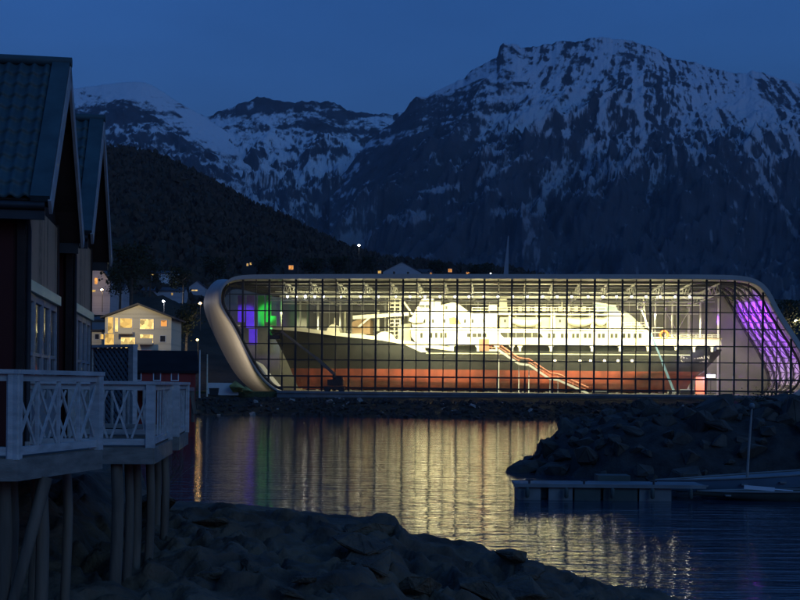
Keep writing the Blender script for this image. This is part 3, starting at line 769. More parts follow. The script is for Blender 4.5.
# ------------------------------------------------------------------ the ship inside the hall
ship = thing('ship', 'old black hulled passenger ship with white decks and red bottom, shown inside the glass hall', 'ship', (MC.x, MC.y, MBASE), MROT)
M_hblack = mat('hull_black', (0.006,0.0075,0.007), 0.6, 0.5, 0.25, 0.05, 1.5)
M_hred = mat('hull_red', (0.22,0.042,0.018), 0.55, 0.45, 0.5, 0.05, 2, stretch=(1,1,.4), col2=(0.12,0.026,0.014))
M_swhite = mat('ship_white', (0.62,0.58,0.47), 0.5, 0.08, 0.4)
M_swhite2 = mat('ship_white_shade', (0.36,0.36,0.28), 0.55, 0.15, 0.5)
M_sgreen = mat('promenade_wall', (0.20,0.24,0.18), 0.6, 0.3, 0.5)
M_swin = mat('ship_window', (0.05,0.05,0.04), 0.1, 0.2, 1.0, spec=0.8)
M_deck = mat('ship_deck', (0.30,0.22,0.13), 0.7, 0.3, 1.0)
M_fblue = mat('funnel_grey', (0.22,0.30,0.33), 0.5, 0.2, 0.5)
M_orange = mat('lifebuoy_orange', (0.7,0.16,0.03), 0.5, 0.1, 1.0)
M_canvas = mat('tan_canvas', (0.24,0.16,0.09), 0.8, 0.2, 1.0)
E_port = emit('porthole_light', (1.0,0.80,0.42), 5.0)
TS, TC_, TB = 12.0, 18.3, 24.6       # ship's near side, centre line, far side (t)
def S(px, py, t=TS): return M(px, py, t)
def interp_line(pts, t=TS):
    q = [S(x, y, t) for x, y in pts]; xs = [a for a, b in q]; zs = [b for a, b in q]
    return lambda s: float(np.interp(s, xs, zs))
sheer = interp_line([(262,327),(268,328),(300,331),(340,336.5),(400,342),(408,344),(424,351),(500,351.5),(640,351.5),(722,349)])
redline = interp_line([(262,367.5),(300,368),(400,369),(540,370.5),(640,371.5),(722,371.5)])
keel = 0.35
bow_px = [(268,328),(276,340),(284,355),(290,368),(295,380),(300,391)]
st_px = [(722,349),(719,355),(713,362),(706,369),(699,374),(690,383),(686,391)]
bz = sorted([S(x, y, TC_)[::-1] for x, y in bow_px]); sz = sorted([S(x, y, TC_)[::-1] for x, y in st_px])
def bow_s(z): return float(np.interp(z, [a for a, b in bz], [b for a, b in bz]))
def st_s(z): return float(np.interp(z, [a for a, b in sz], [b for a, b in sz]))
HB = TC_ - TS
def half(u, w):      # u 0..1 bow to stern, w 0..1 keel to sheer
    ent = 0.30 - 0.14 * w; run = 0.26 - 0.16 * w
    b = min(1, (u / ent)) ** (0.75) if u < ent else 1.0
    if u > 1 - run: b = min(b, max(0.0, 1 - ((u - (1 - run)) / run) ** (2.0 + 1.2*w)) ** 0.5 if w > .4 else (1 - ((u - (1-run)) / run) ** 1.8))
    bilge = min(1.0, 0.55 + 0.45 * math.sin(min(1, w / 0.22) * math.pi / 2))
    return max(0.03, HB * b * bilge)
US = [0, .008, .02, .035, .055, .08, .11, .15, .2, .26, .33, .42, .5, .58, .66, .73, .79, .84, .88, .91, .935, .955, .97, .982, .992, .998, 1.0]
def hull_rows(w0, w1, n, side):
    V = []
    for i in range(n + 1):
        row = []
        for u in US:
            s_mid = -20 + 60 * u
            # fix-point: station position depends on height
            z = 4.0
            for _ in range(4):
                s = bow_s(z) + (st_s(z) - bow_s(z)) * u
                zr, zt_ = redline(s), sheer(s)
                f = i / n
                z = keel + (zr - keel) * f if w1 <= .5 else zr + (zt_ - zr) * f
            w = (z - keel) / (sheer(s) - keel)
            row.append((s, TC_ + side * half(u, w), z))
        V.append(row)
    return V
for nm, w0, w1, m in (('lower_hull', 0, .5, M_hred), ('hull', .5, 1, M_hblack)):
    mb = MB()
    a, b = hull_rows(w0, w1, 9, -1), hull_rows(w0, w1, 9, 1)
    mb.grid(a); mb.grid(b)
    if nm == 'lower_hull': mb.grid([a[0], b[0]])
    else: mb.grid([a[-1], b[-1]], 0, False)
    mb.grid([[r[-1] for r in a], [r[-1] for r in b]]); mb.grid([[r[0] for r in a], [r[0] for r in b]])
    o = mb.build(nm, m, ship)
def block(name, poly, m, t0=TS, t1=TB, parent=None):
    q = [S(x, y, t0) for x, y in poly]
    mb = MB(); mb.prism(q, t0, t1, lambda a, b, d: (a, d, b)); return mb.build(name, m, parent or ship)
def blocks(name, polys, m, t0=TS, t1=TB):
    mb = MB()
    for poly in polys: mb.prism([S(x, y, t0) for x, y in poly], t0, t1, lambda a, b, d: (a, d, b))
    return mb.build(name, m, ship)
# white strake and main passenger deck
main = block('main_deck', [(424,345.5),(416,343),(411.5,337),(411,329),(600,328.6),(646,328.6),(650,333),(652,337),(720.5,338),(721.5,345.5)], M_swhite, TS+.02, TB)
block('promenade', [(424,351.8),(424,345.4),(716,345.4),(716,351.0)], M_sgreen, TS+1.4, TB-1.4)
# white brackets and pillars of the promenade
mb = MB()
for x in (424,452,478,497,512,520,551,592,620,648,676,694,712):
    q = [S(a, b, TS+.05) for a, b in ((x-1.1,352),(x-1.1,348),(x-3.2,345.4),(x+3.2,345.4),(x+1.1,348),(x+1.1,352))]
    mb = MB(); mb.prism(q, TS+.05, TS+.25, lambda a, b, d: (a, d, b)); mb.build('promenade_bracket', M_swhite, ship)
mb = MB(); q = [S(a, b, TS-.02) for a, b in ((400,342.5),(404,341),(412,341),(428,352.3),(421,352.3))]; mb.prism(q, TS-.02, TS+.2, lambda a, b, d: (a, d, b))
mb.build('promenade_bracket', M_swhite, ship)
# openings lit and dark between the pillars
def win(x0, y0, x1, y1, t=TS, m=None, name='window', parent=None, depth=.12, frame=True):
    s0, z1 = S(x0, y0, t); s1, z0 = S(x1, y1, t)
    mb = MB(); mb.box((s0, t-.035, z0), (s1, t+depth, z1), 0)
    if frame:
        f = .07
        for lo, hi in (((s0-f, t-.06, z0-f), (s1+f, t-.03, z0)), ((s0-f, t-.06, z1), (s1+f, t-.03, z1+f)), ((s0-f, t-.06, z0), (s0, t-.03, z1)), ((s1, t-.06, z0), (s1+f, t-.03, z1))): mb.box(lo, hi, 1)
    return mb.build(name, [m or M_swin, M_swhite2], parent or ship)
for x in (421.5,431.2,436.2,441.2,445.6): win(x-1.1, 332.8, x+1.1, 337.8)
for x in (469,474.5,479.5,484.5): win(x-1.9, 333.4, x+1.9, 337)
for x in (549.2,553.8,562.2,566.4,573.4,577.6,585.2,589.8,599.2,603.4,611.8,616.2,624,629,635,640): win(x-1.35, 333.6, x+1.35, 338)
def rounded_window(x0, y0, x1, y1, r):
    q = []
    for cx, cy, a0 in ((x1-r,y0+2.4,-90),(x1-.5,y1-.6,0),(x0+r,y1-.6,90),(x0+r*.4,y0+1.2,180)):
        for k in range(4):
            a = R(a0 + 30*k); rr = (r, 2.4) if cx > x1-r-1 and a0 == -90 else (.6*r*.4+.3, .6)
            q.append((cx + math.cos(a)*rr[0], cy + math.sin(a)*rr[1]))
    return q
mb = MB(); mb.prism([S(x, y, TS-.03) for x, y in ((500,332.6),(538,332.6),(541,334),(543,336.5),(543,337.4),(504,337.4),(501,335))], TS-.03, TS+.1, lambda a, b, d: (a, d, b))
for x in (508,516,524,532,538): mb.beam((*[S(x,332.6,TS)[0]], TS-.05, S(x,332.6,TS)[1]), (S(x,337.4,TS)[0], TS-.05, S(x,337.4,TS)[1]), .1, .08, (0,1,0), 1)
mb.build('saloon_window', [M_swin, M_swhite2], ship)
# bridge deck house
block('bridge_deck', [(412.5,328.7),(411.2,319),(413.5,313.6),(497,313.6),(497,328.7)], M_swhite, TS+.35, TB-.35)
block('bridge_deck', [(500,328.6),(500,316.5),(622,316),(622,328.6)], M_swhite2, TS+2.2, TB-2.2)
for x in (424.5,433,444.5,465,472.5,484): win(x-.9, 319.4, x+.9, 322.8, TS+.35)
for x in (505,519,530,560,575,606): win(x-.9, 319.6, x+.9, 322.4, TS+2.2)
q = block('bridge_wing', [(408.5,321),(409.5,317.6),(420,317.2),(424.5,318.5),(423,322.5),(413,323)], M_swhite2, TS-.5, TS+.6)
# wheelhouse
wh = block('wheelhouse', [(413.8,313.7),(416.5,307.5),(419,306),(420.5,300.5),(424,298),(433.5,298),(434,313.7)], M_swhite, TS+1.4, TB-1.4)
win(419.2, 305.2, 424.6, 308.8, TS+1.4); win(425.6, 305.2, 430, 308.6, TS+1.4)
block('chart_house', [(434,313.7),(434,301),(441,301),(441,305),(453,302.2),(458,303.6),(468,311),(471,313.7)], M_swhite, TS+1.8, TB-1.8)
win(445.2, 306.4, 447.2, 309.6, TS+1.8)
block('canvas_cover', [(449,318),(454,317),(458,319),(461.5,323.8),(449.5,323.6)], M_canvas, TS+.1, TS+.3)
# decks edges / overhangs
def slab(x0, x1, y, th, t0, t1, m, name):
    s0, z = S(x0, y, t0); s1, _ = S(x1, y, t0)
    return MB().box((s0, t0, z - th), (s1, t1, z)).build(name, m, ship)
slab(410, 647, 328.2, .28, TS-.25, TB+.25, M_swhite, 'deck_edge')
slab(411, 625, 313.2, .22, TS+.1, TB-.1, M_swhite, 'deck_edge')
slab(650, 722, 337.8, .18, TS-.1, TB+.1, M_deck, 'deck_edge')
# masts, tower, funnel
def post(x0, y0, x1, y1, t, r0, r1, name, m=M_swhite, n=10):
    a = S(x0, y0, t); b = S(x1, y1, t); mb = MB(); mb.tube((a[0], t, a[1]), (b[0], t, b[1]), r0, r1, n); return mb.build(name, m, ship)
block('ventilator_tower', [(499.5,328),(499.5,298),(502,296.5),(507,296.5),(507.5,328)], M_swhite2, TS+3, TS+6.5)
block('locker', [(488.5,311),(489,305),(497,305),(497,311)], M_swhite, TS+1.0, TS+3)
fun = block('funnel', [(595,313),(594,302.6),(597,302),(616,306.5),(619.5,313)], M_fblue, TC_-2.2, TC_+2.2)
fq = MB()
for a, b in (((595,313),(594,302.6)),((594,302.6),(616,306.3)),((595,311.6),(618.6,312))):
    p0, p1 = S(*a, TC_-2.3), S(*b, TC_-2.3); fq.beam((p0[0], TC_-2.32, p0[1]), (p1[0], TC_-2.32, p1[1]), .3, .3, (0,1,0))
fq.build('funnel_band', M_swhite, fun)
block('engine_casing', [(607,328.6),(607,311.5),(621,311),(622,328.6)], M_swhite, TS+1.2, TB-1.2)
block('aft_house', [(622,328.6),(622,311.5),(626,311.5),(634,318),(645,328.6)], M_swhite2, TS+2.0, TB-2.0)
post(430,298,430,291,TC_,.28,.16,'mast'); post(553,328,553,311,TS+1.0,.55,.5,'davit_post'); post(510,328,510,312.5,TS+1.0,.3,.3,'davit_post'); post(592,328,592,313,TS+1,.3,.25,'davit_post')
post(403,301,412,313.5,TS+2,.22,.22,'derrick'); post(646,328,643,296,TC_,.28,.14,'mast'); post(562,313,562,300,TC_,.2,.1,'mast')
# deck rails along the upper decks
def rail(x0, x1, y, h, t, name='railing', n=None, m=None):
    s0, z0 = S(x0, y, t); s1, _ = S(x1, y, t); mb = MB()
    for k in (1, .55): mb.tube((s0, t, z0+h*k), (s1, t, z0+h*k), .05, n=5)
    n = n or int((s1-s0)/1.5)
    for i in range(n+1):
        s = s0 + (s1-s0)*i/n; mb.tube((s, t, z0), (s, t, z0+h), .045, n=5)
    return mb.build(name, m or M_swhite, ship)
rail(499, 606, 313.2, 1.2, TS+.2); rail(472, 498, 313.2, 1.1, TS+.2); rail(623, 648, 328.4, 1.2, TS+.1); rail(652, 664, 337.6, 1.9, TS+.3); rail(499, 606, 313.2, 1.2, TB-.3); rail(434, 470, 301, .9, TB-2)
rail(664, 720, 337.6, .6, TS+.2)
# white shelter with lattice windows (the look of the deck cabins behind the rail)
mb = MB()
for x in range(512, 592, 8):
    s, z = S(x, 312.6, TC_); MB().box((s-.35, TC_-.4, z), (s+.35, TC_+.4, z+1.2)).build('deck_vent', M_swhite, ship)
# lifeboats in their davits
def lifeboat(x0, x1, ytop, ybot, t):
    s0, z1 = S(x0, ytop, t); s1, z0 = S(x1, ybot, t); L_ = s1 - s0; H = z1 - z0
    V = []
    for i in range(13):
        u = i / 12; w = max(0.06, math.sin(math.pi * (0.04 + .92*u)) ** .6); sh = .22 * H * (2*u-1) ** 2
        V.append([(s0 + L_*u, t + 1.15*w*math.cos(a)*1.0, z1 + sh - H * (0.25+.75*w) * abs(math.sin(a)) ** .8 * (1 if a > 0 else 0)) for a in [math.pi*k/8 for k in range(9)]])
    mb = MB(); mb.grid(V)
    W = [[(p[0], p[1], p[2] + (.38*math.sin(math.pi*j/8) if 0 < j < 8 else 0)) for j, p in enumerate([(r[0][0], r[0][1] + (r[8][1]-r[0][1])*k/8, r[0][2]) for k in range(9)])] for r in V]
    mb2 = MB(); mb2.grid(W)
    b = mb.build('lifeboat', M_swhite, ship)
    mb2.build('boat_cover', M_swhite2, b)
    for u in (.16, .84):
        mb3 = MB(); s = s0 + L_*u; mb3.path([(s, t+1.6, z0-.4), (s, t+1.5, z1+.9), (s, t+.8, z1+1.7), (s, t, z1+1.5)], .13, 6)
        mb3.tube((s, t, z1+1.5), (s, t, z1), .04, n=5)
        mb3.build('davit', M_swhite, b)
lifeboat(511, 541, 320.5, 327, TS+.7); lifeboat(566, 594, 320, 326.6, TS+.7); lifeboat(594.5, 607, 320, 326, TS+.9)
# foredeck: derricks, hatches, winches, the tall lattice kingpost
def hatch(x0, x1, yb, yt, t0, t1, m, name='cargo_hatch'):
    q = [S(x0, yb, t0)] + [S(x0+(x1-x0)*k/8, yb-(yb-yt)*math.sin(math.pi*k/8)**.6, t0) for k in range(1,8)] + [S(x1, yb, t0)]
    mb = MB(); mb.prism(q, t0, t1, lambda a, b, d: (a, d, b)); return mb.build(name, m, ship)
hatch(372, 397, 342, 331.5, TS+1.0, TB-1, M_swhite)
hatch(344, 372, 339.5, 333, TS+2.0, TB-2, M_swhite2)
hatch(325, 341, 336, 324, TC_-3, TC_+3, M_swhite, 'winch_house')
mb = MB(); a, b = S(353,317.5,TS+3), S(409,314,TS+3); mb.beam((a[0],TS+3,a[1]),(b[0],TS+3,b[1]),.6,.75,(0,0,1)); mb.build('cargo_boom', M_swhite, ship)
mb = MB(); a, b = S(358,327.5,TS+2.5), S(371,316.5,TS+2.5); mb.beam((a[0],TS+2.5,a[1]),(b[0],TS+2.5,b[1]),.35,.35,(0,0,1)); mb.build('cargo_boom', M_swhite, ship)
mb = MB()
for x in (389, 394.5, 400):
    a, b = S(x, 342, TC_-1.5), S(x, 298.5, TC_-1.5); mb.box((a[0]-.16, TC_-1.6, a[1]), (a[0]+.16, TC_-1.2, b[1]))
for y in range(299, 342, 4):
    a, b = S(389, y, TC_-1.5), S(400, y, TC_-1.5); mb.box((a[0], TC_-1.62, a[1]-.12), (b[0], TC_-1.25, a[1]+.12))
mb.build('kingpost_lattice', M_swhite, ship)
post(345,336,345,311,TC_,.3,.2,'mast',M_swhite2); post(335,334,335,318,TC_,.25,.2,'ventilator'); post(378,331,378,310,TC_-2,.35,.3,'mast',M_swhite2)
block('foredeck_house', [(352,334),(352,322),(358,319.5),(370,319.5),(370,334)], M_canvas, TC_-3, TC_+3)
block('foredeck_house', [(398,342),(398,325),(411,323),(411,342)], M_swhite2, TC_-4, TC_+4)
# white bulwark line on the bow
mb = MB()
row0, row1 = [], []
for u in US[:12]:
    s = bow_s(20) + (st_s(10) - bow_s(20)) * u
    z = sheer(s); hb = half(u, 1.0) + .03
    row0.append((s, TC_-hb, z)); row1.append((s, TC_-hb-.02, z+.75))
mb.grid([row0, row1]); mb.grid([[(p[0], 2*TC_-p[1], p[2]) for p in row0], [(p[0], 2*TC_-p[1], p[2]) for p in row1]]); mb.build('bow_bulwark', M_swhite, ship)
# lit portholes in the black hull, fender rail, draught line
for x in (555,580,590.5,604.5,618,632):
    s, z = S(x, 360.8, TS); mb = MB(); mb.disc((s, TS-.03, z), .24, (0,1,0), 12, 0, .08); mb.build('porthole', E_port, ship)
mb = MB(); a, b = S(426,353.2,TS), S(690,353.2,TS); mb.box((a[0],TS-.16,a[1]-.12),(b[0],TS+.05,a[1]+.1)); mb.build('rubbing_strake', M_swhite2, ship)
mb = MB(); a, b = S(430,357.6,TS), S(655,357.6,TS); mb.box((a[0],TS-.05,a[1]-.05),(b[0],TS+.05,a[1]+.05)); mb.build('rubbing_strake', M_hblack, ship)
block('rudder', [(694,391),(697,376),(706,371),(708,376),(707,391)], M_hred, TC_-.25, TC_+.25)
# name and home port on the stern quarter
def stern_text(txt, px, py, size):
    c = bpy.data.curves.new('lettering', 'FONT'); c.body = txt; c.size = size; c.extrude = 0.02; c.align_x = 'LEFT'
    c.materials.append(M_swhite)
    o = bpy.data.objects.new('lettering', c); COL.objects.link(o); o.parent = ship
    s, z = S(px, py, TS)
    u = (s - bow_s(z)) / (st_s(z) - bow_s(z))
    w = (z - keel) / (sheer(s) - keel)
    t = TC_ - half(u, w); u2 = (s + 4 - bow_s(z)) / (st_s(z) - bow_s(z)); t2 = TC_ - half(min(u2, 1), w)
    bpy.context.view_layer.update()
    me = bpy.data.meshes.new_from_object(o.evaluated_get(bpy.context.evaluated_depsgraph_get())); me.name = 'lettering'; bpy.data.objects.remove(o)
    o = bpy.data.objects.new('lettering', me); COL.objects.link(o); o.parent = ship
    o.location = (s, t - .12, z); o.rotation_euler = (R(90), 0, math.atan2(t2 - t, 4) * 1.0)
    return o
stern_text('FINNMARKEN', 680.5, 358.5, 0.95); stern_text('STOKMARKNES', 681, 362.6, 0.85)
mb = MB(); s, z = S(664, 335, TS+.3)
V = [[(s + (.75+.22*math.cos(b))*math.cos(a), TS+.2+.22*math.sin(b), z + (.75+.22*math.cos(b))*math.sin(a)) for b in [2*math.pi*k/8 for k in range(8)]] for a in [2*math.pi*j/16 for j in range(17)]]
mb.grid(V, 0, True, True); mb.build('lifebuoy', M_orange, ship)
mb = MB()
for x in range(300, 690, 30):
    s, _ = S(x, 391, TC_); mb = MB(); mb.box((s-.6, TC_-2.2, .1), (s+.6, TC_+2.2, .5)); mb.build('keel_block', M_deck, ship)

# ------------------------------------------------------------------ things in the hall and in front of it
def mthing(name, label, cat, s, t, z=0.0, group=None): return thing(name, label, cat, MW(s, t, z), MROT, group)
M_lred = mat('gangway_red', (0.48,0.16,0.10), 0.5, 0.2, 1.0)
# gangway stair up the ship's side
t = 8.5
pts = [M(x, y, t) for x, y in ((484,350.5),(499,350.5),(519,364),(529,365),(550,379),(558,380),(588,393.2))]
s0, z0 = pts[-1]
g = mthing('gangway_stair', 'red railed gangway stair climbing from the hall floor to the ship in four flights', 'stairs', s0, t)
loc = [(a - s0, b) for a, b in pts]
loc[-1] = (0, .1)
mb = MB()
for (a, b), (c, d) in zip(loc[:-1], loc[1:]):
    mb.beam((a, -.8, b), (c, -.8, d), .12, .38, (0,0,1)); mb.beam((a, .8, b), (c, .8, d), .12, .38, (0,0,1))
mb.build('stringer', M_steel_light, g)
mb = MB()
for (a, b), (c, d) in zip(loc[:-1], loc[1:]):
    n = max(2, int(abs(d-b)/.19)) if abs(d-b) > .6 else 1
    for i in range(n):
        x = a + (c-a)*(i+.5)/n; z = b + (d-b)*(i+.5)/n
        w = .16 if n > 1 else abs(c-a)/2
        mb.box((x-w, -.78, z-.03), (x+w, .78, z+.03))
mb.build('tread', M_deck, g)
for side in (-.82, .82):
    mb = MB()
    mb.path([(a, side, b+1.15) for a, b in loc], .14, 6, smooth=False); mb.path([(a, side, b+.6) for a, b in loc], .04, 5, smooth=False)
    for (a, b), (c, d) in zip(loc[:-1], loc[1:]):
        n = max(1, int(math.hypot(c-a, d-b)/1.4))
        for i in range(n): mb.tube((a+(c-a)*i/n, side, b+(d-b)*i/n), (a+(c-a)*i/n, side, b+(d-b)*i/n+1.15), .045, n=5)
    mb.build('handrail', M_lred, g)
mb = MB()
for i in (1, 2, 3, 4, 5): mb.box((loc[i][0]-.09, -.09, .05), (loc[i][0]+.09, .09, loc[i][1]))
mb.build('support_post', M_steel_light, g)
mb = MB(); a = loc[0][0]; mb.box((a-1.0, -.9, loc[0][1]-.05), (a+1.0, -.85, loc[0][1]+2.2)); mb.box((a-1.0,.85,loc[0][1]-.05),(a+1.0,.9,loc[0][1]+2.2)); mb.build('gate_panel', M_lred, g)
# slim pole hoist near the right end
t = 6.0
a, b = M(673.5,391.5,t), M(641,309,t)
g = mthing('mast_lift', 'slim pale blue mast lift leaning beside the ship stern inside the hall', 'lift', a[0], t)
M_lblue = mat('lift_blue', (0.22,0.38,0.50), 0.4, 0.2, 1.0)
dx, dz = b[0]-a[0], b[1]
def along(k): return (dx*k, 0, .9 + (dz-.9)*k)
mb = MB(); mb.beam(along(0), along(.36), .42, .42, (0,1,0)); mb.build('lower_boom', M_lblue, g)
mb = MB(); mb.beam(along(.34), along(.7), .3, .3, (0,1,0)); mb.build('middle_boom', M_lblue, g)
mb = MB(); mb.beam(along(.68), along(1), .18, .18, (0,1,0)); mb.build('upper_boom', M_steel_light, g)
mb = MB(); e = along(1); mb.box((e[0]-.7, -.5, e[2]-.1), (e[0]+.5, .5, e[2])); 
for q in ((-.7,-.5),(.5,-.5),(-.7,.5),(.5,.5)): mb.tube((e[0]+q[0], q[1], e[2]), (e[0]+q[0], q[1], e[2]+1.1), .05, n=5)
mb.beam((e[0]-.7,-.5,e[2]+1.1),(e[0]+.5,-.5,e[2]+1.1),.06,.06); mb.beam((e[0]-.7,.5,e[2]+1.1),(e[0]+.5,.5,e[2]+1.1),.06,.06); mb.build('work_basket', M_steel_dark, g)
mb = MB(); mb.box((-1.0,-.8,.3),(1.0,.8,.95)); mb.build('chassis', M_steel_light, g)
for x in (-.7,.7):
    for y in (-.8,.8): MB().disc((x,y,.4),.32,(0,1,0),14,0,.25).build('wheel', M_steel_dark, g)
# display things on the floor
s0, z1 = M(696,377,7); s1, _ = M(706.5,391,7)
g = mthing('display_panel', 'bright orange red display panel standing on the hall floor below the stern', 'panel', (s0+s1)/2, 7)
w = (s1-s0)/2; MB().box((-w,-.12,.25),(w,.12,z1)).build('board', emit('glowing_red', (1.0,0.10,0.02), 0.55), g)  # red board with an emission of its own
mb = MB(); mb.box((-w,-.3,.1),(-w+.15,.3,.25)); mb.box((w-.15,-.3,.1),(w,.3,.25)); mb.build('foot', M_steel_dark, g)
s0, z0 = M(711,376,6)
g = mthing('work_lamp', 'blue white work lamp on a stand glaring beside the orange panel', 'lamp', s0, 6)
MB().box((-.75,-.12,z0-.25),(.75,.1,z0+.25)).build('lamp_head', emit('cold_lamp', (0.55,0.62,1.0), 14.0), g)
mb = MB(); mb.tube((0,.1,.1),(0,.1,z0-.25),.06); mb.beam((-.6,.1,.13),(.6,.1,.13),.08,.08); mb.beam((0,-.5,.13),(0,.7,.13),.08,.08); mb.build('stand', M_steel_dark, g)
spot('cold_lamp', s0, 7.0, z0+.5, (s0-1, 16, z0+4), 420, (0.40,0.45,1.0), 120, .3)
for i, (x, lab, h, w) in enumerate(((687,'low dark showcase on the hall floor left of the orange panel',1.1,1.3),(600,'low glass showcase on the hall floor at the foot of the gangway',.9,1.5))):
    g = mthing('showcase', lab, 'showcase', M(x,391,5)[0], 5)
    MB().box((-w,-.5,.1),(w,.5,h*.55)).build('cabinet', M_steel_dark, g); MB().box((-w+.05,-.45,h*.55),(w-.05,.45,h)).build('glass_top', M_part, g)
# telescopic boom lift parked on the quay
t = -3.2
a = M(334.5, 396, t)
g = mthing('boom_lift', 'dark telescopic boom lift parked on the quay with its basket raised before the glass', 'boom lift', a[0], t)
M_lift = mat('lift_dark', (0.05,0.028,0.02), 0.55, 0.3, 1.0)
def ml(x, y): q = M(x, y, t); return (q[0]-a[0], q[1])
mb = MB(); mb.box((-1.9,-1.1,.45),(1.9,1.1,1.05)); mb.build('chassis', M_lift, g)
mb = MB(); mb.box((-1.25,-.95,1.1),(1.55,.95,2.3)); mb.box((.2,-.8,2.3),(1.45,.8,2.75)); mb.build('turret', M_lift, g)
for x in (-1.35,1.35):
    for y in (-1.1,1.1): MB().disc((x,y,.5),.5,(0,1,0),18,0,.4).build('wheel', M_steel_dark, g)
p0, p1, p2, p3 = ml(334,374), ml(316,357.5), ml(281.5,331.5), ml(276,337)
mb = MB(); mb.tube((p0[0]+.1,0,1.9),(p0[0],0,p0[1]),.35,.3,8); mb.build('riser', M_lift, g)
M_boom = mat('boom_metal', (0.16,0.11,0.08), 0.4, 0.2, 1.0)
mb = MB(); mb.beam((p0[0],0,p0[1]),(p1[0],0,p1[1]),.5,.55,(0,0,1)); mb.build('lower_boom', M_boom, g)
mb = MB(); mb.beam((p1[0]+.6,0,p1[1]-.5),(p2[0],0,p2[1]),.34,.36,(0,0,1)); mb.build('upper_boom', M_boom, g)
mb = MB(); mb.beam((p2[0],0,p2[1]),(p3[0],0,p3[1]+.4),.28,.28,(0,0,1)); mb.build('jib', M_lift, g)
mb = MB(); c = ml(275,336)
mb.box((c[0]-1.1,-.6,c[1]-.6),(c[0]+.9,.6,c[1]-.5)); mb.box((c[0]-1.1,-.6,c[1]-.5),(c[0]+.9,-.55,c[1]+.1)); mb.box((c[0]-1.1,.55,c[1]-.5),(c[0]+.9,.6,c[1]+.1))
for x in (-1.1,-.1,.85):
    for y in (-.58,.58): mb.tube((c[0]+x,y,c[1]-.5),(c[0]+x,y,c[1]+.6),.05,n=5)
for y in (-.58,.58): mb.beam((c[0]-1.1,y,c[1]+.6),(c[0]+.9,y,c[1]+.6),.07,.07)
mb.build('basket', M_lift, g)
# ------------------------------------------------------------------ boathouse cabins on the left
HANG = math.atan2(0.158, 0.987)
M_barge = mat('barge_board', (0.36,0.36,0.37), 0.6, 0.25, 3.0, 0.2, 20)
def tile_roof(x0, x1, slope_len, n_col, n_row):
    """pantile sheet in (x, u) with u down the slope; returns rows of (x, u, height)"""
    V = []
    cols = n_col * 8; 
    for j in range(n_row * 4 + 1):
        row = []; fr = (j % 4) / 4; u = slope_len * j / (n_row * 4)
        for i in range(cols + 1):
            x = x0 + (x1 - x0) * i / cols; ph = (i % 8) / 8
            w = 0.5 - 0.5 * math.cos(2 * math.pi * ph); w = w ** 1.5
            row.append((x, u, 0.062 * w + 0.042 * fr))
        V.append(row)
        if j % 4 == 3:
            pass
    # steps: duplicate line at each course so that it drops sharply
    out = []
    for j, r in enumerate(V):
        if j and j % 4 == 0: out.append([(a, b - 0.002, 0.045 * (c - 0) / .045 if False else c + 0.042) for a, b, c in r])
        out.append(r)
    return out
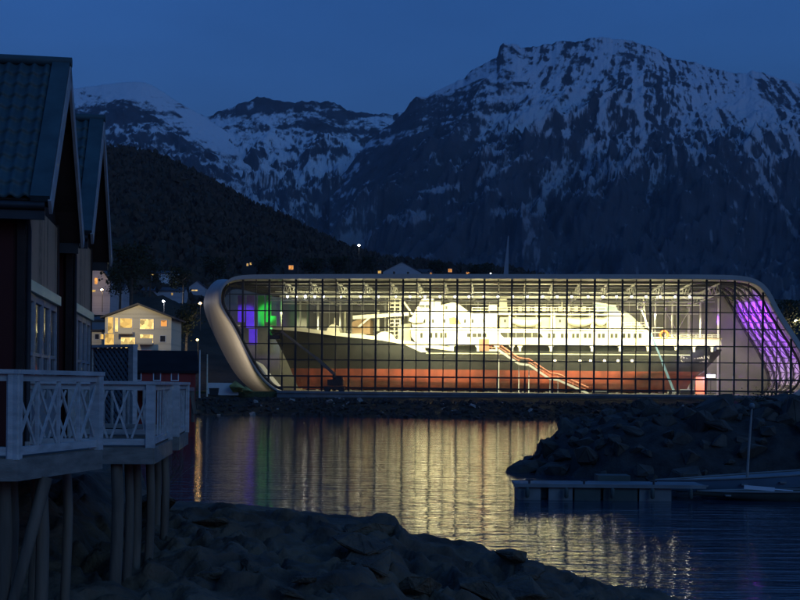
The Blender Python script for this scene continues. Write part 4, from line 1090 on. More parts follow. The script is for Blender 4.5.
def cabin(px, py, Y, label, door_leaves, rise, hw, length=9.0, lintel_px=None):
    ap = P(px, py, Y); zb = 4.15
    g = thing('boathouse_cabin', label, 'cabin', (ap.x, ap.y, zb), HANG, 'boathouse cabins on piles')
    H = ap.z - zb; E = H - rise
    sl = math.hypot(rise, hw); dy, dz = hw / sl, rise / sl
    ov, wy = 0.42, hw - 0.42
    def rp(x, u, h, side):        # point on a roof slope
        return (x, side * (dy * u + dz * h), H - dz * u + dy * h)
    for side in (-1, 1):
        mb = MB()
        a = [rp(x, u, h, side) for x, u, h in ((-length,0,0),(0,0,0),(0,sl,0),(-length,sl,0),(-length,0,-.14),(0,0,-.14),(0,sl,-.14),(-length,sl,-.14))]
        mb.add(a, [(0,1,2,3),(7,6,5,4),(0,4,5,1),(1,5,6,2),(2,6,7,3),(3,7,4,0)])
        rf = mb.build('roof', MAT['dark_plank'], g)
        T = tile_roof(-length, -.25, sl - .02, 40 if side < 0 else 40, 11)
        mb = MB(); mb.grid([[rp(x, u, h + .012, side) for x, u, h in r] for r in T]); mb.build('roof_tiles', MAT['roof_tile'], rf, recalc=False)
        mb = MB(); q = [rp(x, u, h, side) for x, u, h in ((-.27,0,.005),(.03,0,.005),(.03,sl+.03,.005),(-.27,sl+.03,.005),(-.27,0,.115),(.03,0,.115),(.03,sl+.03,.115),(-.27,sl+.03,.115))]
        mb.add(q, [(3,2,1,0),(4,5,6,7),(0,1,5,4),(1,2,6,5),(2,3,7,6),(3,0,4,7)]); mb.build('verge_flashing', MAT['roof_tile'], rf)
        mb = MB(); mb.beam(rp(.025, -.02, -.09, side), rp(.025, sl + .06, -.09, side), .05, .27, rp(0,0,1,side) if False else (0, side * dz, dy)); mb.build('barge_board', M_barge, g)
        mb = MB(); p0, p1 = rp(-length, sl + .06, -.06, side), rp(-.05, sl + .06, -.06, side)
        mb.tube(p0, p1, .07, n=10); mb.box((-length, min(side*(hw-.02), side*(hw-.10)), E-.30), (-.06, max(side*(hw-.02), side*(hw-.10)), E-.10)); mb.build('gutter', MAT['dark_metal'], g)
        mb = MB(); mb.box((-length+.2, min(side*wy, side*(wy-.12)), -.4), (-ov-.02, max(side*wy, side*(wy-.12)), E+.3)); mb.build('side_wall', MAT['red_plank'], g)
    mb = MB(); mb.tube((-length, 0, H+.10), (.06, 0, H+.10), .09, n=10); mb.build('ridge_cap', MAT['roof_tile'], g)
    mb = MB(); mb.path([(-ov+.08, -hw+.03, E-.08), (-ov+.08, -wy-.05, E-.45), (-ov+.08, -wy-.05, .1)], .04, 8); mb.build('downpipe', MAT['dark_metal'], g)
    # gable: brown boards below the eaves, dark boards in the triangle above
    lz = lintel_px
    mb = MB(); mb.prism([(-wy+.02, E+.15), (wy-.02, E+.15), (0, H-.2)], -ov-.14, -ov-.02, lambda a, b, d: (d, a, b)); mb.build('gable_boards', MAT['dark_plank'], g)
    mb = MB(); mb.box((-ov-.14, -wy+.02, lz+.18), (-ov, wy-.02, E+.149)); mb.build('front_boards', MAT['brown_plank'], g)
    for s in (-1, 1):
        mb = MB(); mb.box((-ov-.1, s*wy-.09 if s < 0 else s*wy-.05, -.1), (-ov+.03, s*wy+.05 if s < 0 else s*wy+.09, E+.2))
        mb.build('corner_board', MAT['dark_plank'], g)
    mb = MB(); mb.box((-ov-.1, -wy+.06, lz), (-ov+.09, wy-.06, lz+.178)); mb.build('lintel_board', mat('lintel_catch_light', (0.85,0.78,0.50), 0.5, 0.1, 2.0), g)  # warm catch-light on the lintel put into its base colour
    # glazed doors filling the front under the lintel
    y0, y1 = -wy + .1, wy - .1; n = door_leaves; w = (y1 - y0) / n
    for i in range(n):
        a, b = y0 + w*i + .01, y0 + w*(i+1) - .01
        mb = MB(); fr = .11
        mb.box((-ov-.06, a, .02), (-ov+.02, a+fr, lz-.005)); mb.box((-ov-.06, b-fr, .02), (-ov+.02, b, lz-.005))
        mb.box((-ov-.06, a+fr, lz-.13), (-ov+.018, b-fr, lz-.005)); mb.box((-ov-.06, a+fr, .02), (-ov+.018, b-fr, .75)); mb.box((-ov-.055, a+fr, 1.5), (-ov+.012, b-fr, 1.56))
        d = mb.build('door', MAT['white_paint'], g)
        mb = MB(); mb.box((-ov-.04, a+fr, .75), (-ov-.02, b-fr, lz-.13)); mb.build('pane', MAT['pane_dark'], d)
    mb = MB(); mb.box((-length+.2, -wy+.13, -.35), (-ov-.16, wy-.13, 0.0)); mb.build('floor', MAT['deck_wood'], g)
    return g
c1 = cabin(68.5, 68, 21.5, 'nearer and taller red boathouse cabin with teal tiled roof and brown front boards', 4, 2.76, 2.55, lintel_px=2.55)
c2 = cabin(102.5, 123, 27.0, 'farther red boathouse cabin whose narrow teal roof peeks out behind the nearer one', 4, 2.8, 2.5, lintel_px=2.55)

# ------------------------------------------------------------------ balconies on piles
def balcony(label, poly, z, rails, piles, braces=(), ground=1.0, open_under=True):
    """poly: floor outline in world xy; rails: (p, q, style); piles: (x, y, r, zbottom)"""
    o = Vector((sum(p[0] for p in poly)/len(poly), sum(p[1] for p in poly)/len(poly), z))
    g = thing('balcony', label, 'balcony', o)
    L3 = lambda x, y, zz: (x - o.x, y - o.y, zz - o.z)
    mb = MB(); mb.prism([(p[0], p[1]) for p in poly], z - .06, z, lambda a, b, d: L3(a, b, d)); mb.build('deck_boards', MAT['deck_wood'], g)
    mb = MB()
    cx, cy = o.x, o.y
    mb.prism([(cx + (p[0]-cx)*.96, cy + (p[1]-cy)*.96) for p in poly], z - .26, z - .062, lambda a, b, d: L3(a, b, d)); mb.build('joist_frame', MAT['pile_wood'], g)
    h = 1.02
    for p, q, style in rails:
        p = Vector((p[0], p[1], z)); q = Vector((q[0], q[1], z)); d = (q - p); ln = d.length; d.normalize(); nrm = Vector((d.y, -d.x, 0))
        up = Vector((0,0,1))
        A = lambda s, zz, off=0.0: tuple(p + d*s + up*zz + nrm*off - o)
        mb = MB(); mb.beam(A(-.05, -.145, .05), A(ln+.05, -.145, .05), .045, .27); mb.build('fascia', MAT['fascia_paint'], g)
        mb = MB(); mb.beam(A(-.08, h+.03), A(ln+.08, h+.03), .17, .055); mb.build('top_rail', MAT['deck_white'], g)
        mb = MB(); mb.beam(A(0, h-.045), A(ln, h-.045), .06, .08); mb.beam(A(0, .08), A(ln, .08), .07, .10); mb.build('lower_rail', MAT['deck_white'], g)
        nb = max(1, round(ln / (.58 if style == 'cross' else .36)))
        if style in ('cross', 'lattice'):
            for i in range(nb):
                a, b = ln*i/nb, ln*(i+1)/nb
                mb = MB()
                wd = .042 if style == 'cross' else .032
                mb.beam(A(a+.03, .14, .012), A(b-.03, h-.1, .012), wd, .022, nrm); mb.beam(A(a+.03, h-.1, -.014), A(b-.03, .14, -.014), wd, .022, nrm)
                mb.build('cross_brace', MAT['deck_white'], g)
                if i and style == 'cross': MB().beam(A(a, .1), A(a, h-.05), .04, .04, d).build('baluster', MAT['deck_white'], g)
        else:
            n = max(3, int(ln / .46))
            for i in range(n + 1):
                s = ln * (i + .5) / (n + 1)
                MB().beam(A(s, .12), A(s, h-.06), .022, .06, d).build('baluster', MAT['deck_white'], g)
        for s in (0, ln): MB().beam(A(s, -.02), A(s, h), .14, .14, d).build('post', MAT['deck_white'], g)
    for x, y, r, zb in piles:
        mb = MB(); k = [L3(x + .02*math.sin(i*1.7+x), y, zb + (z-.27-zb)*i/5) for i in range(6)]
        mb.path(k, [r*1.12, r*1.06, r*1.02, r, r*.97, r*.95], 10); mb.build('pile', MAT['pile_wood'], g)
    for a, b, r in braces:
        mb = MB(); mb.tube(L3(*a), L3(*b), r*1.1, r*.92, 9); mb.build('pile_brace', MAT['pile_wood'], g)
    return g
ZD = 4.28
A0, A1 = P(15, 375, 14.6), P(97, 378, 16.8)
ax, ay = A0.x, A0.y
def PX(px, Y): return P(px, 386, Y).x
gA = balcony('nearest white railed balcony with crossed infill, standing on tall wooden piles', [(A0.x, A0.y), (A1.x, A1.y), (-8.5, 17.9), (-8.5, 14.0)], ZD,
    [((A0.x, A0.y), (A1.x, A1.y), 'cross'), ((-8.5, 14.0), (A0.x, A0.y), 'slat')],
    [(PX(43, 15.3), 15.3, .085, .6), (PX(5, 15.0), 15.0, .09, .6), (PX(13, 15.9), 15.9, .08, .6), (PX(61, 18.4), 17.2, .09, .8), (PX(72, 17.6), 17.4, .07, .8)],
    [((PX(47, 15.2), 15.2, 4.0), (PX(12, 15.0), 14.9, 2.2), .075)])
B0, B1 = P(151, 386, 19.7), P(169, 388, 22.7)
B0 = (B0.x, B0.y); B1 = (B1.x, B1.y)
gB = balcony('middle balcony with see through crossed side and slatted front, in front of the nearer cabin', [B0, B1, (-6.3, 22.9), (-6.2, 19.6)], 4.16,
    [((-6.1, 19.6), B0, 'lattice'), (B0, B1, 'slat')],
    [(PX(118, 19.8), 19.8, .1, .6), (PX(130, 20.3), 20.3, .075, .6), (PX(138, 20.8), 20.8, .075, .6), (PX(150, 21.9), 22.0, .08, .6)])
C0, C1 = P(176, 388, 23.9), P(185, 389, 26.3)
C0 = (C0.x, C0.y); C1 = (C1.x, C1.y)
gC = balcony('farthest small balcony with slatted railing, in front of the second cabin', [C0, C1, (-7.1, 27.5), (-6.6, 23.8)], 4.16,
    [(C0, C1, 'slat'), ((-6.5, 23.8), C0, 'slat'), (C1, (-7.1, 27.4), 'slat')],
    [(PX(166, 24.3), 24.3, .08, .6), (PX(158, 25.4), 25.4, .08, .6)])
# privacy screen standing beyond the second cabin's balcony
s0, s1 = P(92, 347, 31.0), P(133, 347, 30.0)
g = thing('privacy_screen', 'tall blue grey lattice screen standing beyond the balconies below the cream house', 'screen', ((s0.x+s1.x)/2, (s0.y+s1.y)/2, 4.1))
ln = (Vector((s1.x,s1.y)) - Vector((s0.x,s0.y))).length; g.rotation_euler = (0,0,math.atan2(s1.y-s0.y, s1.x-s0.x))
hh = s1.z - 4.1
for x in (-ln/2, ln/2): MB().box((x-.09,-.07,-3),(x+.09,.07,hh)).build('post', MAT['deck_white'], g)
mb = MB(); mb.box((-ln/2-.1,-.08,hh),(ln/2+.1,.08,hh+.07)); mb.build('top_rail', MAT['deck_white'], g)
mb = MB(); n = 9
for i in range(-n, n):
    for sg in (-1, 1):
        xa = -ln/2 + ln*i/n; pts = []
        xs_, xe = xa, xa + hh
        q0, q1 = max(xs_, -ln/2), min(xe, ln/2)
        if q1 - q0 < .05: continue
        za, zb = (q0 - xs_), (q1 - xs_)
        if sg < 0: q0, q1 = -q0, -q1
        mb.beam((q0, .012*sg, za), (q1, .012*sg, zb), .02, .06, (0,1,0) if False else (0,0,1))
mb.build('lattice', mat('screen_paint', (0.16,0.20,0.24), 0.6, 0.2, 3.0), g)
MB().box((-ln/2,.06,-.1),(ln/2,.075,hh-.02)).build('backing', mat('screen_back', (0.06,0.09,0.11), 0.5, 0.3, 3.0), g)

# bare twigs growing from the rocks by the balconies
g = thing('bare_shrub', 'leafless shrub with thin bent twigs on the rocks beside the balconies', 'shrub', P(150, 480, 26.5))
rr = random.Random(5); mb = MB()
def twig(p, d, ln, r, dep_):
    pts = [p]; q = Vector(p)
    for k in range(5):
        d = (d + Vector((rr.uniform(-.25,.25), rr.uniform(-.25,.25), rr.uniform(-.1,.22)))).normalized(); q = q + d * ln / 5; pts.append(tuple(q))
        if dep_ and k >= 1 and rr.random() < .6: twig(tuple(q), (d + Vector((rr.uniform(-.7,.7), rr.uniform(-.7,.7), rr.uniform(-.2,.5)))).normalized(), ln*.5, r*.6, dep_-1)
    mb.path(pts, [r*(1-.16*k) for k in range(6)], 5)
for a in range(6): twig((rr.uniform(-.1,.1), rr.uniform(-.1,.1), -.4), Vector((.75+rr.uniform(-.2,.3), rr.uniform(-.3,.3), .75)), rr.uniform(.8,1.4), .011, 2)
mb.build('branch', MAT['pile_wood'], g)
# ------------------------------------------------------------------ breakwater boulders
rb = random.Random(17); placed = []
tries = 0
while len(placed) < 200 and tries < 9000:
    tries += 1
    x = rb.uniform(7.4, 31.0); y = rb.uniform(65, 80)
    z = float(bw_z(x, y))
    if z < -.15: continue
    r = rb.choice((.4,.5,.65,.85,1.1,1.35)) * (1 if y < 74 else .85)
    if any((x-a)**2 + ((y-b)*.8)**2 < (.52*(r+c))**2 for a, b, c in placed): continue
    placed.append((x, y, r))
    o = bpy.data.objects.new('boulder', B_ME[rb.randrange(9)]); COL.objects.link(o)
    o.location = (x, y, z + .12*r); o.scale = (r*rb.uniform(.9,1.25), r, r*rb.uniform(.85,1.1)); o.rotation_euler = (rb.uniform(-.5,.5), rb.uniform(-.5,.5), rb.uniform(0,6.3))
    tag(o, 'rough grey boulder in the heap of the dark breakwater', 'boulder', 'boulders of the breakwater')
for x, y, r, lab in ((7.7, 73.6, .95, 'pointed boulder lying half in the water at the tip of the breakwater'), (9.4, 72.4, .95, 'blocky boulder just behind the pointed one at the breakwater tip')):
    o = bpy.data.objects.new('boulder', B_ME[3]); COL.objects.link(o); o.location = (x, y, .25); o.scale = (r*1.3, r, r*.7); o.rotation_euler = (.1, -.25, .4)
    tag(o, lab, 'boulder', 'boulders of the breakwater')
# loose boulders on the shore rock in front
rf_ = random.Random(29); put = 0
while put < 26:
    px = rf_.uniform(150, 640); Y = rf_.uniform(19.5, 28.2); x = (px - PPX) / FPX * Y; z = float(fore_z(np.array([x]), np.array([Y]))[0])
    if z < .35: continue
    put += 1; r = rf_.choice((.18,.25,.3,.4,.55)); o = bpy.data.objects.new('boulder', B_FG[rf_.randrange(5)]); COL.objects.link(o)
    o.location = (x, Y, z + .1*r); o.scale = (r*rf_.uniform(1.1,1.9), r*rf_.uniform(.9,1.3), r*rf_.uniform(.55,.85)); o.rotation_euler = (rf_.uniform(-.3,.3), rf_.uniform(-.3,.3), rf_.uniform(0,6.3))
    tag(o, 'dark weathered boulder lying on the shore rock of the foreground', 'boulder', 'boulders on the foreground shore')
# small rocks on the far bank: nobody could count them
mb = MB(); ra = random.Random(3)
base = B_ME[0]; bv = [v.co.copy() for v in base.vertices]; bf = [tuple(p.vertices) for p in base.polygons]
lo_me = []
for k in range(4):
    bm = bmesh.new(); g_ = random.Random(70+k)
    for _ in range(9):
        v = Vector((g_.gauss(0,1), g_.gauss(0,1), g_.gauss(0,1))).normalized(); bm.verts.new(v * g_.uniform(.8,1.1))
    bmesh.ops.convex_hull(bm, input=bm.verts); bm.verts.ensure_lookup_table(); bm.verts.index_update()
    lo_me.append(([v.co.copy() for v in bm.verts], [tuple(v.index for v in f.verts) for f in bm.faces])); bm.free()
for i in range(1500):
    x = ra.uniform(-36, 75); d = ra.uniform(-1.2, 13); y = float(shore_y(x)) + d
    z = float(hill_fn(x, y)); r = ra.choice((.3,.35,.45,.6,.8))
    vs, fs = lo_me[ra.randrange(4)]; rot = Matrix.Rotation(ra.uniform(0,6), 3, 'Z') @ Matrix.Rotation(ra.uniform(-.6,.6), 3, 'X')
    mb.add([tuple(Vector((x, y, z)) + rot @ (v * r)) for v in vs], fs, 1 if ra.random() < .018 else 0)
o = mb.build('riprap', [M_rubble, mat('pale_stone', (0.22,0.21,0.20), 0.8, 0.2, 2.0)]); tag(o, 'dark rubble bank with a few pale stones below the museum quay', 'rubble', None, 'stuff')

# ------------------------------------------------------------------ floating dock, boats
M_dock = mat('dock_paint', (0.15,0.17,0.18), 0.6, 0.3, 1.0, 0.2, 10); M_dock2 = mat('dock_dark', (0.05,0.07,0.065), 0.7, 0.3, 1.0, 0.2, 10)
M_boat = mat('boat_blue', (0.12,0.19,0.27), 0.35, 0.2, 0.8); M_boat_w = mat('boat_white', (0.55,0.60,0.66), 0.35, 0.1, 0.8)
YD = 55.3
def dk(px): return P(px, 490, YD).x
x0 = dk(516)
g = thing('floating_dock', 'low blue grey floating dock lying on the water before the breakwater', 'dock', (x0, YD, 0))
w = dk(706) - x0
mb = MB(); mb.box((0, 0, .62), (w, 2.2, .74)); mb.box((-.12, -.06, .60), (w, -.005, .76)); mb.build('deck', M_dock, g)
for a, b, m in ((518.5,541,M_dock),(549,573,M_dock),(575,601,M_dock2),(604,638,M_dock2),(640,672,M_dock)):
    MB().box((dk(a)-x0, .12, -.12), (dk(b)-x0, 2.0, .615)).build('float', m, g)
for a, b in ((541,548),(601,604)): MB().box((dk(a)-x0, .5, .05), (dk(b)-x0, 1.8, .6)).build('coupling', M_dock2, g)
for a in (530, 585, 655):
    mb = MB(); q = dk(a)-x0; mb.tube((q,.3,.74),(q,.3,.9),.05,n=8); mb.tube((q-.15,.3,.9),(q+.15,.3,.9),.035,n=8); mb.build('mooring_cleat', MAT['dark_metal'], g)
mb = MB(); mb.box((dk(606)-x0, 2.3, .5), (dk(640)-x0, 3.4, 1.0)); mb.build('deck_box', M_dock2, g)
def hull_boat(name, label, cat, base, L_, beam, depth, sheer_f, m, rz, deck=True, stern_w=.75):
    g = thing(name, label, cat, base, rz)
    V = []
    N = 20
    for i in range(N + 1):
        u = i / N; wdt = beam/2 * (math.sin(min(1, u/.62) * math.pi/2) ** .85) * (1 - (1-stern_w) * max(0, (u-.62)/.38) ** 2); wdt = max(.02, wdt)
        zt_ = depth * sheer_f(u); row = []
        for j in range(13):
            a = -1 + 2*j/12; row.append((L_*u - (.35*(1-u)**3*(1-abs(a))), wdt*math.copysign(abs(a)**.75, a), zt_ - (zt_ + .25 - .25*(1-u)**2*2) * (1-abs(a)**2.2)))
        V.append(row)
    mb = MB(); mb.grid(V); mb.add(V[-1], [tuple(range(13))]); mb.build('hull', m, g)
    mb = MB(); mb.path([V[i][0] for i in range(N+1)], .05, 6); mb.path([V[i][12] for i in range(N+1)], .05, 6); mb.build('gunwale', M_dock, g)
    return g, V
bx = P(660, 484, 57.5)
g, V = hull_boat('moored_boat', 'pale blue open boat with a raised gunwale and bare mast moored behind the dock', 'boat', (bx.x, 58.6, 0.05), 9.0, 2.5, 1.0, lambda u: .68 + .62*u**1.3, M_boat, R(-1), stern_w=.85)
mb = MB()
for u in (5, 9, 13): r = V[u]; mb.box((r[0][0]-.15, r[0][1], r[0][2]-.35), (r[0][0]+.15, r[12][1], r[0][2]-.28))
mb.build('thwart', M_dock, g)
MB().grid([[(r[j][0], r[j][1]*.93, r[0][2]-.62) for j in (0,12)] for r in V[2:]]).build('bottom_boards', M_dock2, g)
ma = P(746, 492, 58.6); mt = P(751.5, 409, 58.6)
mb = MB(); mb.path([(ma.x-bx.x, 0, .2), ((ma.x+mt.x)/2-bx.x-.02, 0, (mt.z+.2)/2), (mt.x-bx.x, 0, mt.z)], [.07,.06,.045], 8); mb.build('mast', mat('mast_alu', (0.25,0.24,0.23), 0.5, 0.2, 2.0), g)
MB().ball((mt.x-bx.x, 0, mt.z+.1), .15, 12, 8).build('masthead_globe', M_dock, g)
dx0 = P(700, 495, 55.8)
g, V = hull_boat('rowing_boat', 'low dark rowing boat lying against the dock in front of the blue boat', 'boat', (dx0.x, 56.4, .02), 7.0, 1.5, .42, lambda u: .9+.2*u, M_dock2, 0, stern_w=.8)
MB().box((1.2,-.62,.2),(1.45,.62,.25)).build('thwart', M_dock, g)
o = thing('oar', 'pale wooden oar lying slanted across the rowing boat', 'oar', P(745, 487, 56.0))
q = P(793, 491, 55.6) - P(745, 487, 56.0)
mb = MB(); mb.tube((0,0,0), tuple(q), .035, .03, 8); mb.build('shaft', M_boat_w, o)
mb = MB(); mb.beam(tuple(q*-.02), tuple(q*.62), .09, .17); mb.build('blade', M_boat_w, o)

# fenders on the dock edge and a slack mooring rope
for px in (527, 566, 612, 652, 690):
    o = MB().path([(0,0,.0),(0,0,.06),(0,0,.42),(0,0,.48)], [.05,.1,.1,.05], 10).build('fender', M_dock2); o.location = (dk(px), YD-.14, .12)
    tag(o, 'dark fender hanging from the near edge of the floating dock', 'fender', 'fenders of the floating dock')
p0 = Vector((dk(655), YD+.4, .82)); p1 = Vector((bx.x+.3, 58.6, .7))
o = MB().path([tuple((p0.lerp(p1, k/10) - p0) - Vector((0,0,.35*math.sin(math.pi*k/10)))) for k in range(11)], .025, 6).build('mooring_rope', M_dock); o.location = p0
tag(o, 'slack mooring rope between the floating dock and the blue boat', 'rope')
# ------------------------------------------------------------------ houses of the town
WIN_GOLD = window_light('window_gold', (1.0,0.60,0.14), 0.36, 1.4)
WIN_BRIGHT = window_light('window_bright', (1.0,0.68,0.22), 0.55, 1.8)
WIN_ORANGE = window_light('window_orange', (1.0,0.40,0.08), 0.40, 1.0)
M_cream = planks('cream_cladding', (0.55,0.50,0.38), 0.3, 'Z', var=0.12); M_hgrey = planks('grey_cladding', (0.34,0.34,0.36), 0.3, 'Z', var=0.12); M_hroof = mat('house_roof', (0.045,0.045,0.05), 0.7, 0.3, 0.6)
M_hred = planks('boathouse_red', (0.20,0.03,0.025), 0.25, 'X', var=0.2); M_hwhite = mat('house_white', (0.6,0.6,0.6), 0.6, 0.1, 1.0)
def house(label, base, w, d, eave, rise, wall, roof, rz=0.0, gable_front=True, wins=(), group=None, over=.4, name='house'):
    """base: centre of the front wall at ground; front faces the viewer (-y)"""
    g = thing(name, label, 'house', base, rz, group)
    mb = MB()
    if gable_front:
        mb.prism([(-w/2,-6),(w/2,-6),(w/2,eave),(0,eave+rise),(-w/2,eave)], 0, d, lambda a, b, t: (a, t, b)); mb.build('wall', wall, g)
        for s in (-1, 1):
            mb = MB(); k = math.hypot(w/2, rise); ux, uz = s*(w/2)/k, -rise/k
            q = [(0,eave+rise+.02),(ux*(k+over),eave+rise+.02+uz*(k+over)),(ux*(k+over),eave+rise+.3+uz*(k+over)),(0,eave+rise+.3)]
            mb.prism(q, -over, d+over, lambda a, b, t: (a, t, b)); mb.build('roof', roof, g)
    else:
        mb.box((-w/2,0,-6),(w/2,d,eave)); mb.prism([(0,eave),(d,eave),(d/2,eave+rise)], -w/2, w/2, lambda a, b, t: (t, a, b)); mb.build('wall', wall, g)
        for s in (-1, 1):
            mb = MB(); k = math.hypot(d/2, rise); uy, uz = s*(d/2)/k, -rise/k
            q = [(d/2,eave+rise+.02),(d/2+uy*(k+over),eave+rise+.02+uz*(k+over)),(d/2+uy*(k+over),eave+rise+.28+uz*(k+over)),(d/2,eave+rise+.28)]
            mb.prism(q, -w/2-over, w/2+over, lambda a, b, t: (t, a, b)); mb.build('roof', roof, g)
    for x, z, ww, hh, m in wins:
        mb = MB(); f = .09
        mb.box((x-ww/2-f,-.07,z-hh/2-f),(x+ww/2+f,-.012,z-hh/2)); mb.box((x-ww/2-f,-.07,z+hh/2),(x+ww/2+f,-.012,z+hh/2+f)); mb.box((x-ww/2-f,-.07,z-hh/2),(x-ww/2,-.012,z+hh/2)); mb.box((x+ww/2,-.07,z-hh/2),(x+ww/2+f,-.012,z+hh/2))
        fr = mb.build('window', M_hwhite, g)
        mb = MB(); mb.box((x-ww/2,-.03,z-hh/2),(x+ww/2,-.01,z+hh/2)); mb.build('pane', m, fr)
    return g
def town_house(label, px, py, Y, wpx, eave, rise, wall=None, d=8, rz=0, gable=True, wins=(), wall_h=None, name='house'):
    b = P(px, py, Y); k = Y / FPX
    return house(label, b, wpx * k, d, eave * k, rise * k, wall or M_hgrey, M_hroof, rz, gable, [(x*k, z*k, w*k, h*k, m) for x, z, w, h, m in wins], name=name)
DK = MAT['pane_dark']
# cream apartment house with lit rooms, and its low extension
YH = 196.0
b = P(138, 352, YH); k = YH / FPX
W_ = [(-27.5,26.5,5.5,16,WIN_GOLD),(-21.5,27,3,14,WIN_BRIGHT),(-12,26,12,15,WIN_GOLD),(-28.5,11,9,14,WIN_GOLD),(-10,9,14,11,WIN_BRIGHT),(8.5,28,13.5,10,WIN_BRIGHT),(8.5,13.5,13,8.5,WIN_BRIGHT),(25.5,29,6,6,WIN_ORANGE),(24.5,13.5,5,6,DK),(7,.2,13,3.5,WIN_ORANGE),(24.5,.2,4,3,DK)]
cream = house('three storey cream gable house with many lit golden windows on the far shore', b, 66*k, 11, 34.5*k, 12.5*k, M_cream, M_hroof, R(2), True, [(x*k, z*k, w*k, h*k, m) for x, z, w, h, m in W_], over=.7)
for x, z, w_, h_ in ((-11.5,18.2,14,1),(8.5,8,14,3.2)):
    mb = MB(); mb.box(((x-w_/2)*k,-1.3,z*k-.1),((x+w_/2)*k,-.02,z*k+.05)); mb.box(((x-w_/2)*k,-1.3,z*k),((x+w_/2)*k,-1.24,z*k+.9)); mb.build('balcony', M_cream, cream)
d = bpy.data.lights.new('facade_fill', 'POINT'); d.energy = 550; d.color = (1.0,0.82,0.5); d.shadow_soft_size = .3  # point light added to brighten the cream front, without a fixture
o = bpy.data.objects.new('facade_fill', d); COL.objects.link(o); o.parent = cream; o.location = (-2, -9, 8)
mb = MB(); mb.tube((-2,-9,-1),(-2,-9,7.8),.09); mb.box((-2.2,-9.2,7.8),(-1.8,-8.8,7.9)); 
b2 = P(97, 345, YH+3)
house('low cream annex with small windows left of the cream gable house', b2, 22*k, 8, 14*k, 1*k, M_cream, M_hroof, R(2), False, [(x*k, 8.5*k, w*k, 5*k, m) for x, w, m in ((-7,3,WIN_GOLD),(0,4,DK),(5,3,WIN_GOLD))])
b3 = P(100, 334, YH+26)
house('blue grey house with a plain front behind the cream annex', b3, 22*k*1.1, 8, 15*k, 4*k, mat('blue_wall', (0.10,0.16,0.22), 0.7, 0.2, 0.5), M_hroof, 0, False, ())
# red boathouse by the water with its pier deck
YB = 118.0; k = YB / FPX
b = P(160, 386, YB)
rbh = house('long red boathouse with a dark roof and white framed windows under the eaves', b, 70*k, 9, 14*k, 20*k, M_hred, mat('slate_roof', (0.018,0.020,0.022), 0.95, 0.3, 0.6, spec=0.05), R(11), False, [(x*k, 9.5*k, 6*k, 7*k, DK) for x in (-22, -3, 14.5)], name='boathouse', over=.3)
mb = MB(); mb.box((-36*k,-4.4,-.45),(33*k,-.05,-.1)); mb.build('pier_deck', mat('pier_planks', (0.30,0.18,0.17), 0.7, 0.3, 1.0), rbh)
for i in range(7):
    x = (-33 + i*10.8)*k; MB().tube((x,-4.1,-.45),(x,-4.1,-3.4),.16,.18,8).build('pile', MAT['pile_wood'], rbh)
mb = MB(); mb.beam((30*k,-4.2,-.5),(34*k,-4.2,-2.6),.35,.35); mb.build('pile_brace', MAT['pile_wood'], rbh)
# slim poles
for px, top, bot, lab in ((199.5,350,392,'pale slim lamp pole at the water edge left of the museum'),(207,354,391,'second slim pole just behind the pale one left of the museum')):
    Y = 205 if px < 203 else 212; p0 = P(px, bot, Y); p1 = P(px, top, Y); h = p1.z - p0.z + 1
    g = thing('lamp_pole', lab, 'pole', (p0.x, p0.y, p0.z-1))
    MB().tube((0,0,0),(0,0,h),.16,.11,8).build('shaft', M_hwhite if px < 203 else M_cream, g)
    MB().box((-.14,-.6,h),(.14,.1,h+.12)).build('lamp_head', MAT['dark_metal'], g)
# white low wall left of the museum and the rock by the shell
p = P(222, 392, 224); o = MB().box((-2.9,0,-.6),(3.0,.5,1.7)).build('low_wall', M_hwhite); o.location = p; tag(o, 'low whitewashed wall on the shore left of the museum', 'wall')
p = P(214, 393, 221); g = thing('dumpster', 'small dark bin standing before the low whitewashed wall', 'bin', (p.x, p.y, p.z-.4))
mb = MB(); mb.prism([(-.7,0),(.7,0),(.85,1.2),(-.85,1.2)], -.5, .5, lambda a, b, d: (a, d, b)); mb.build('body', MAT['dark_metal'], g); MB().box((-.9,-.56,1.2),(.9,.56,1.32)).build('lid', MAT['dark_metal'], g)
for px, py, r, lab in ((237,386,1.5,'yellow lit grassy rock leaning against the foot of the museum shell'),(247,389,1.0,'smaller yellow lit rock right of the grassy one by the shell')):
    p = P(px, py, 223); o = bpy.data.objects.new('rock', B_ME[5].copy()); COL.objects.link(o); o.data.materials.clear(); o.data.materials.append(mat('mossy_rock', (0.30,0.30,0.10), 0.9, 0.5, 2.0, 0.6, 6))
    o.location = (p.x, p.y, p.z-.3); o.scale = (r*1.2, r, r*1.05); tag(o, lab, 'rock')
# houses up the slope
town_house('grey gabled house with one lit window high behind the cabins', 97, 293, 330, 26, 14, 13, wins=[(-1,12,3,6,WIN_ORANGE),(-4,2,5,2,WIN_GOLD)])
town_house('low grey house with a porch lamp right of the gabled one', 110, 297, 345, 26, 7, 8, gable=False, wins=[(-6,5,3,4,WIN_BRIGHT)])
hl = on_land(163, 281)
town_house('pale house with golden lights along its eaves on the wooded slope', 163, 281, hl.y-4, 26, 7.5, 3, M_hwhite, gable=False, wins=[(-11,6,3,2,WIN_BRIGHT),(-6.5,4.5,2.6,2.8,WIN_ORANGE),(11,6,2,3,DK)])
hl = on_land(198, 294)
town_house('small grey gable house with a lit strip window left of the museum roof', 197, 294, hl.y-4, 16, 7, 6, wins=[(-2.5,3.6,6,1.2,WIN_BRIGHT)])
town_house('dim long house among the trees beside the street lamp', 163, 296, on_land(163,296).y-4, 42, 5, 4, gable=False, wins=[(9,2,1.6,2.4,WIN_GOLD)])
hl = on_land(403, 276)
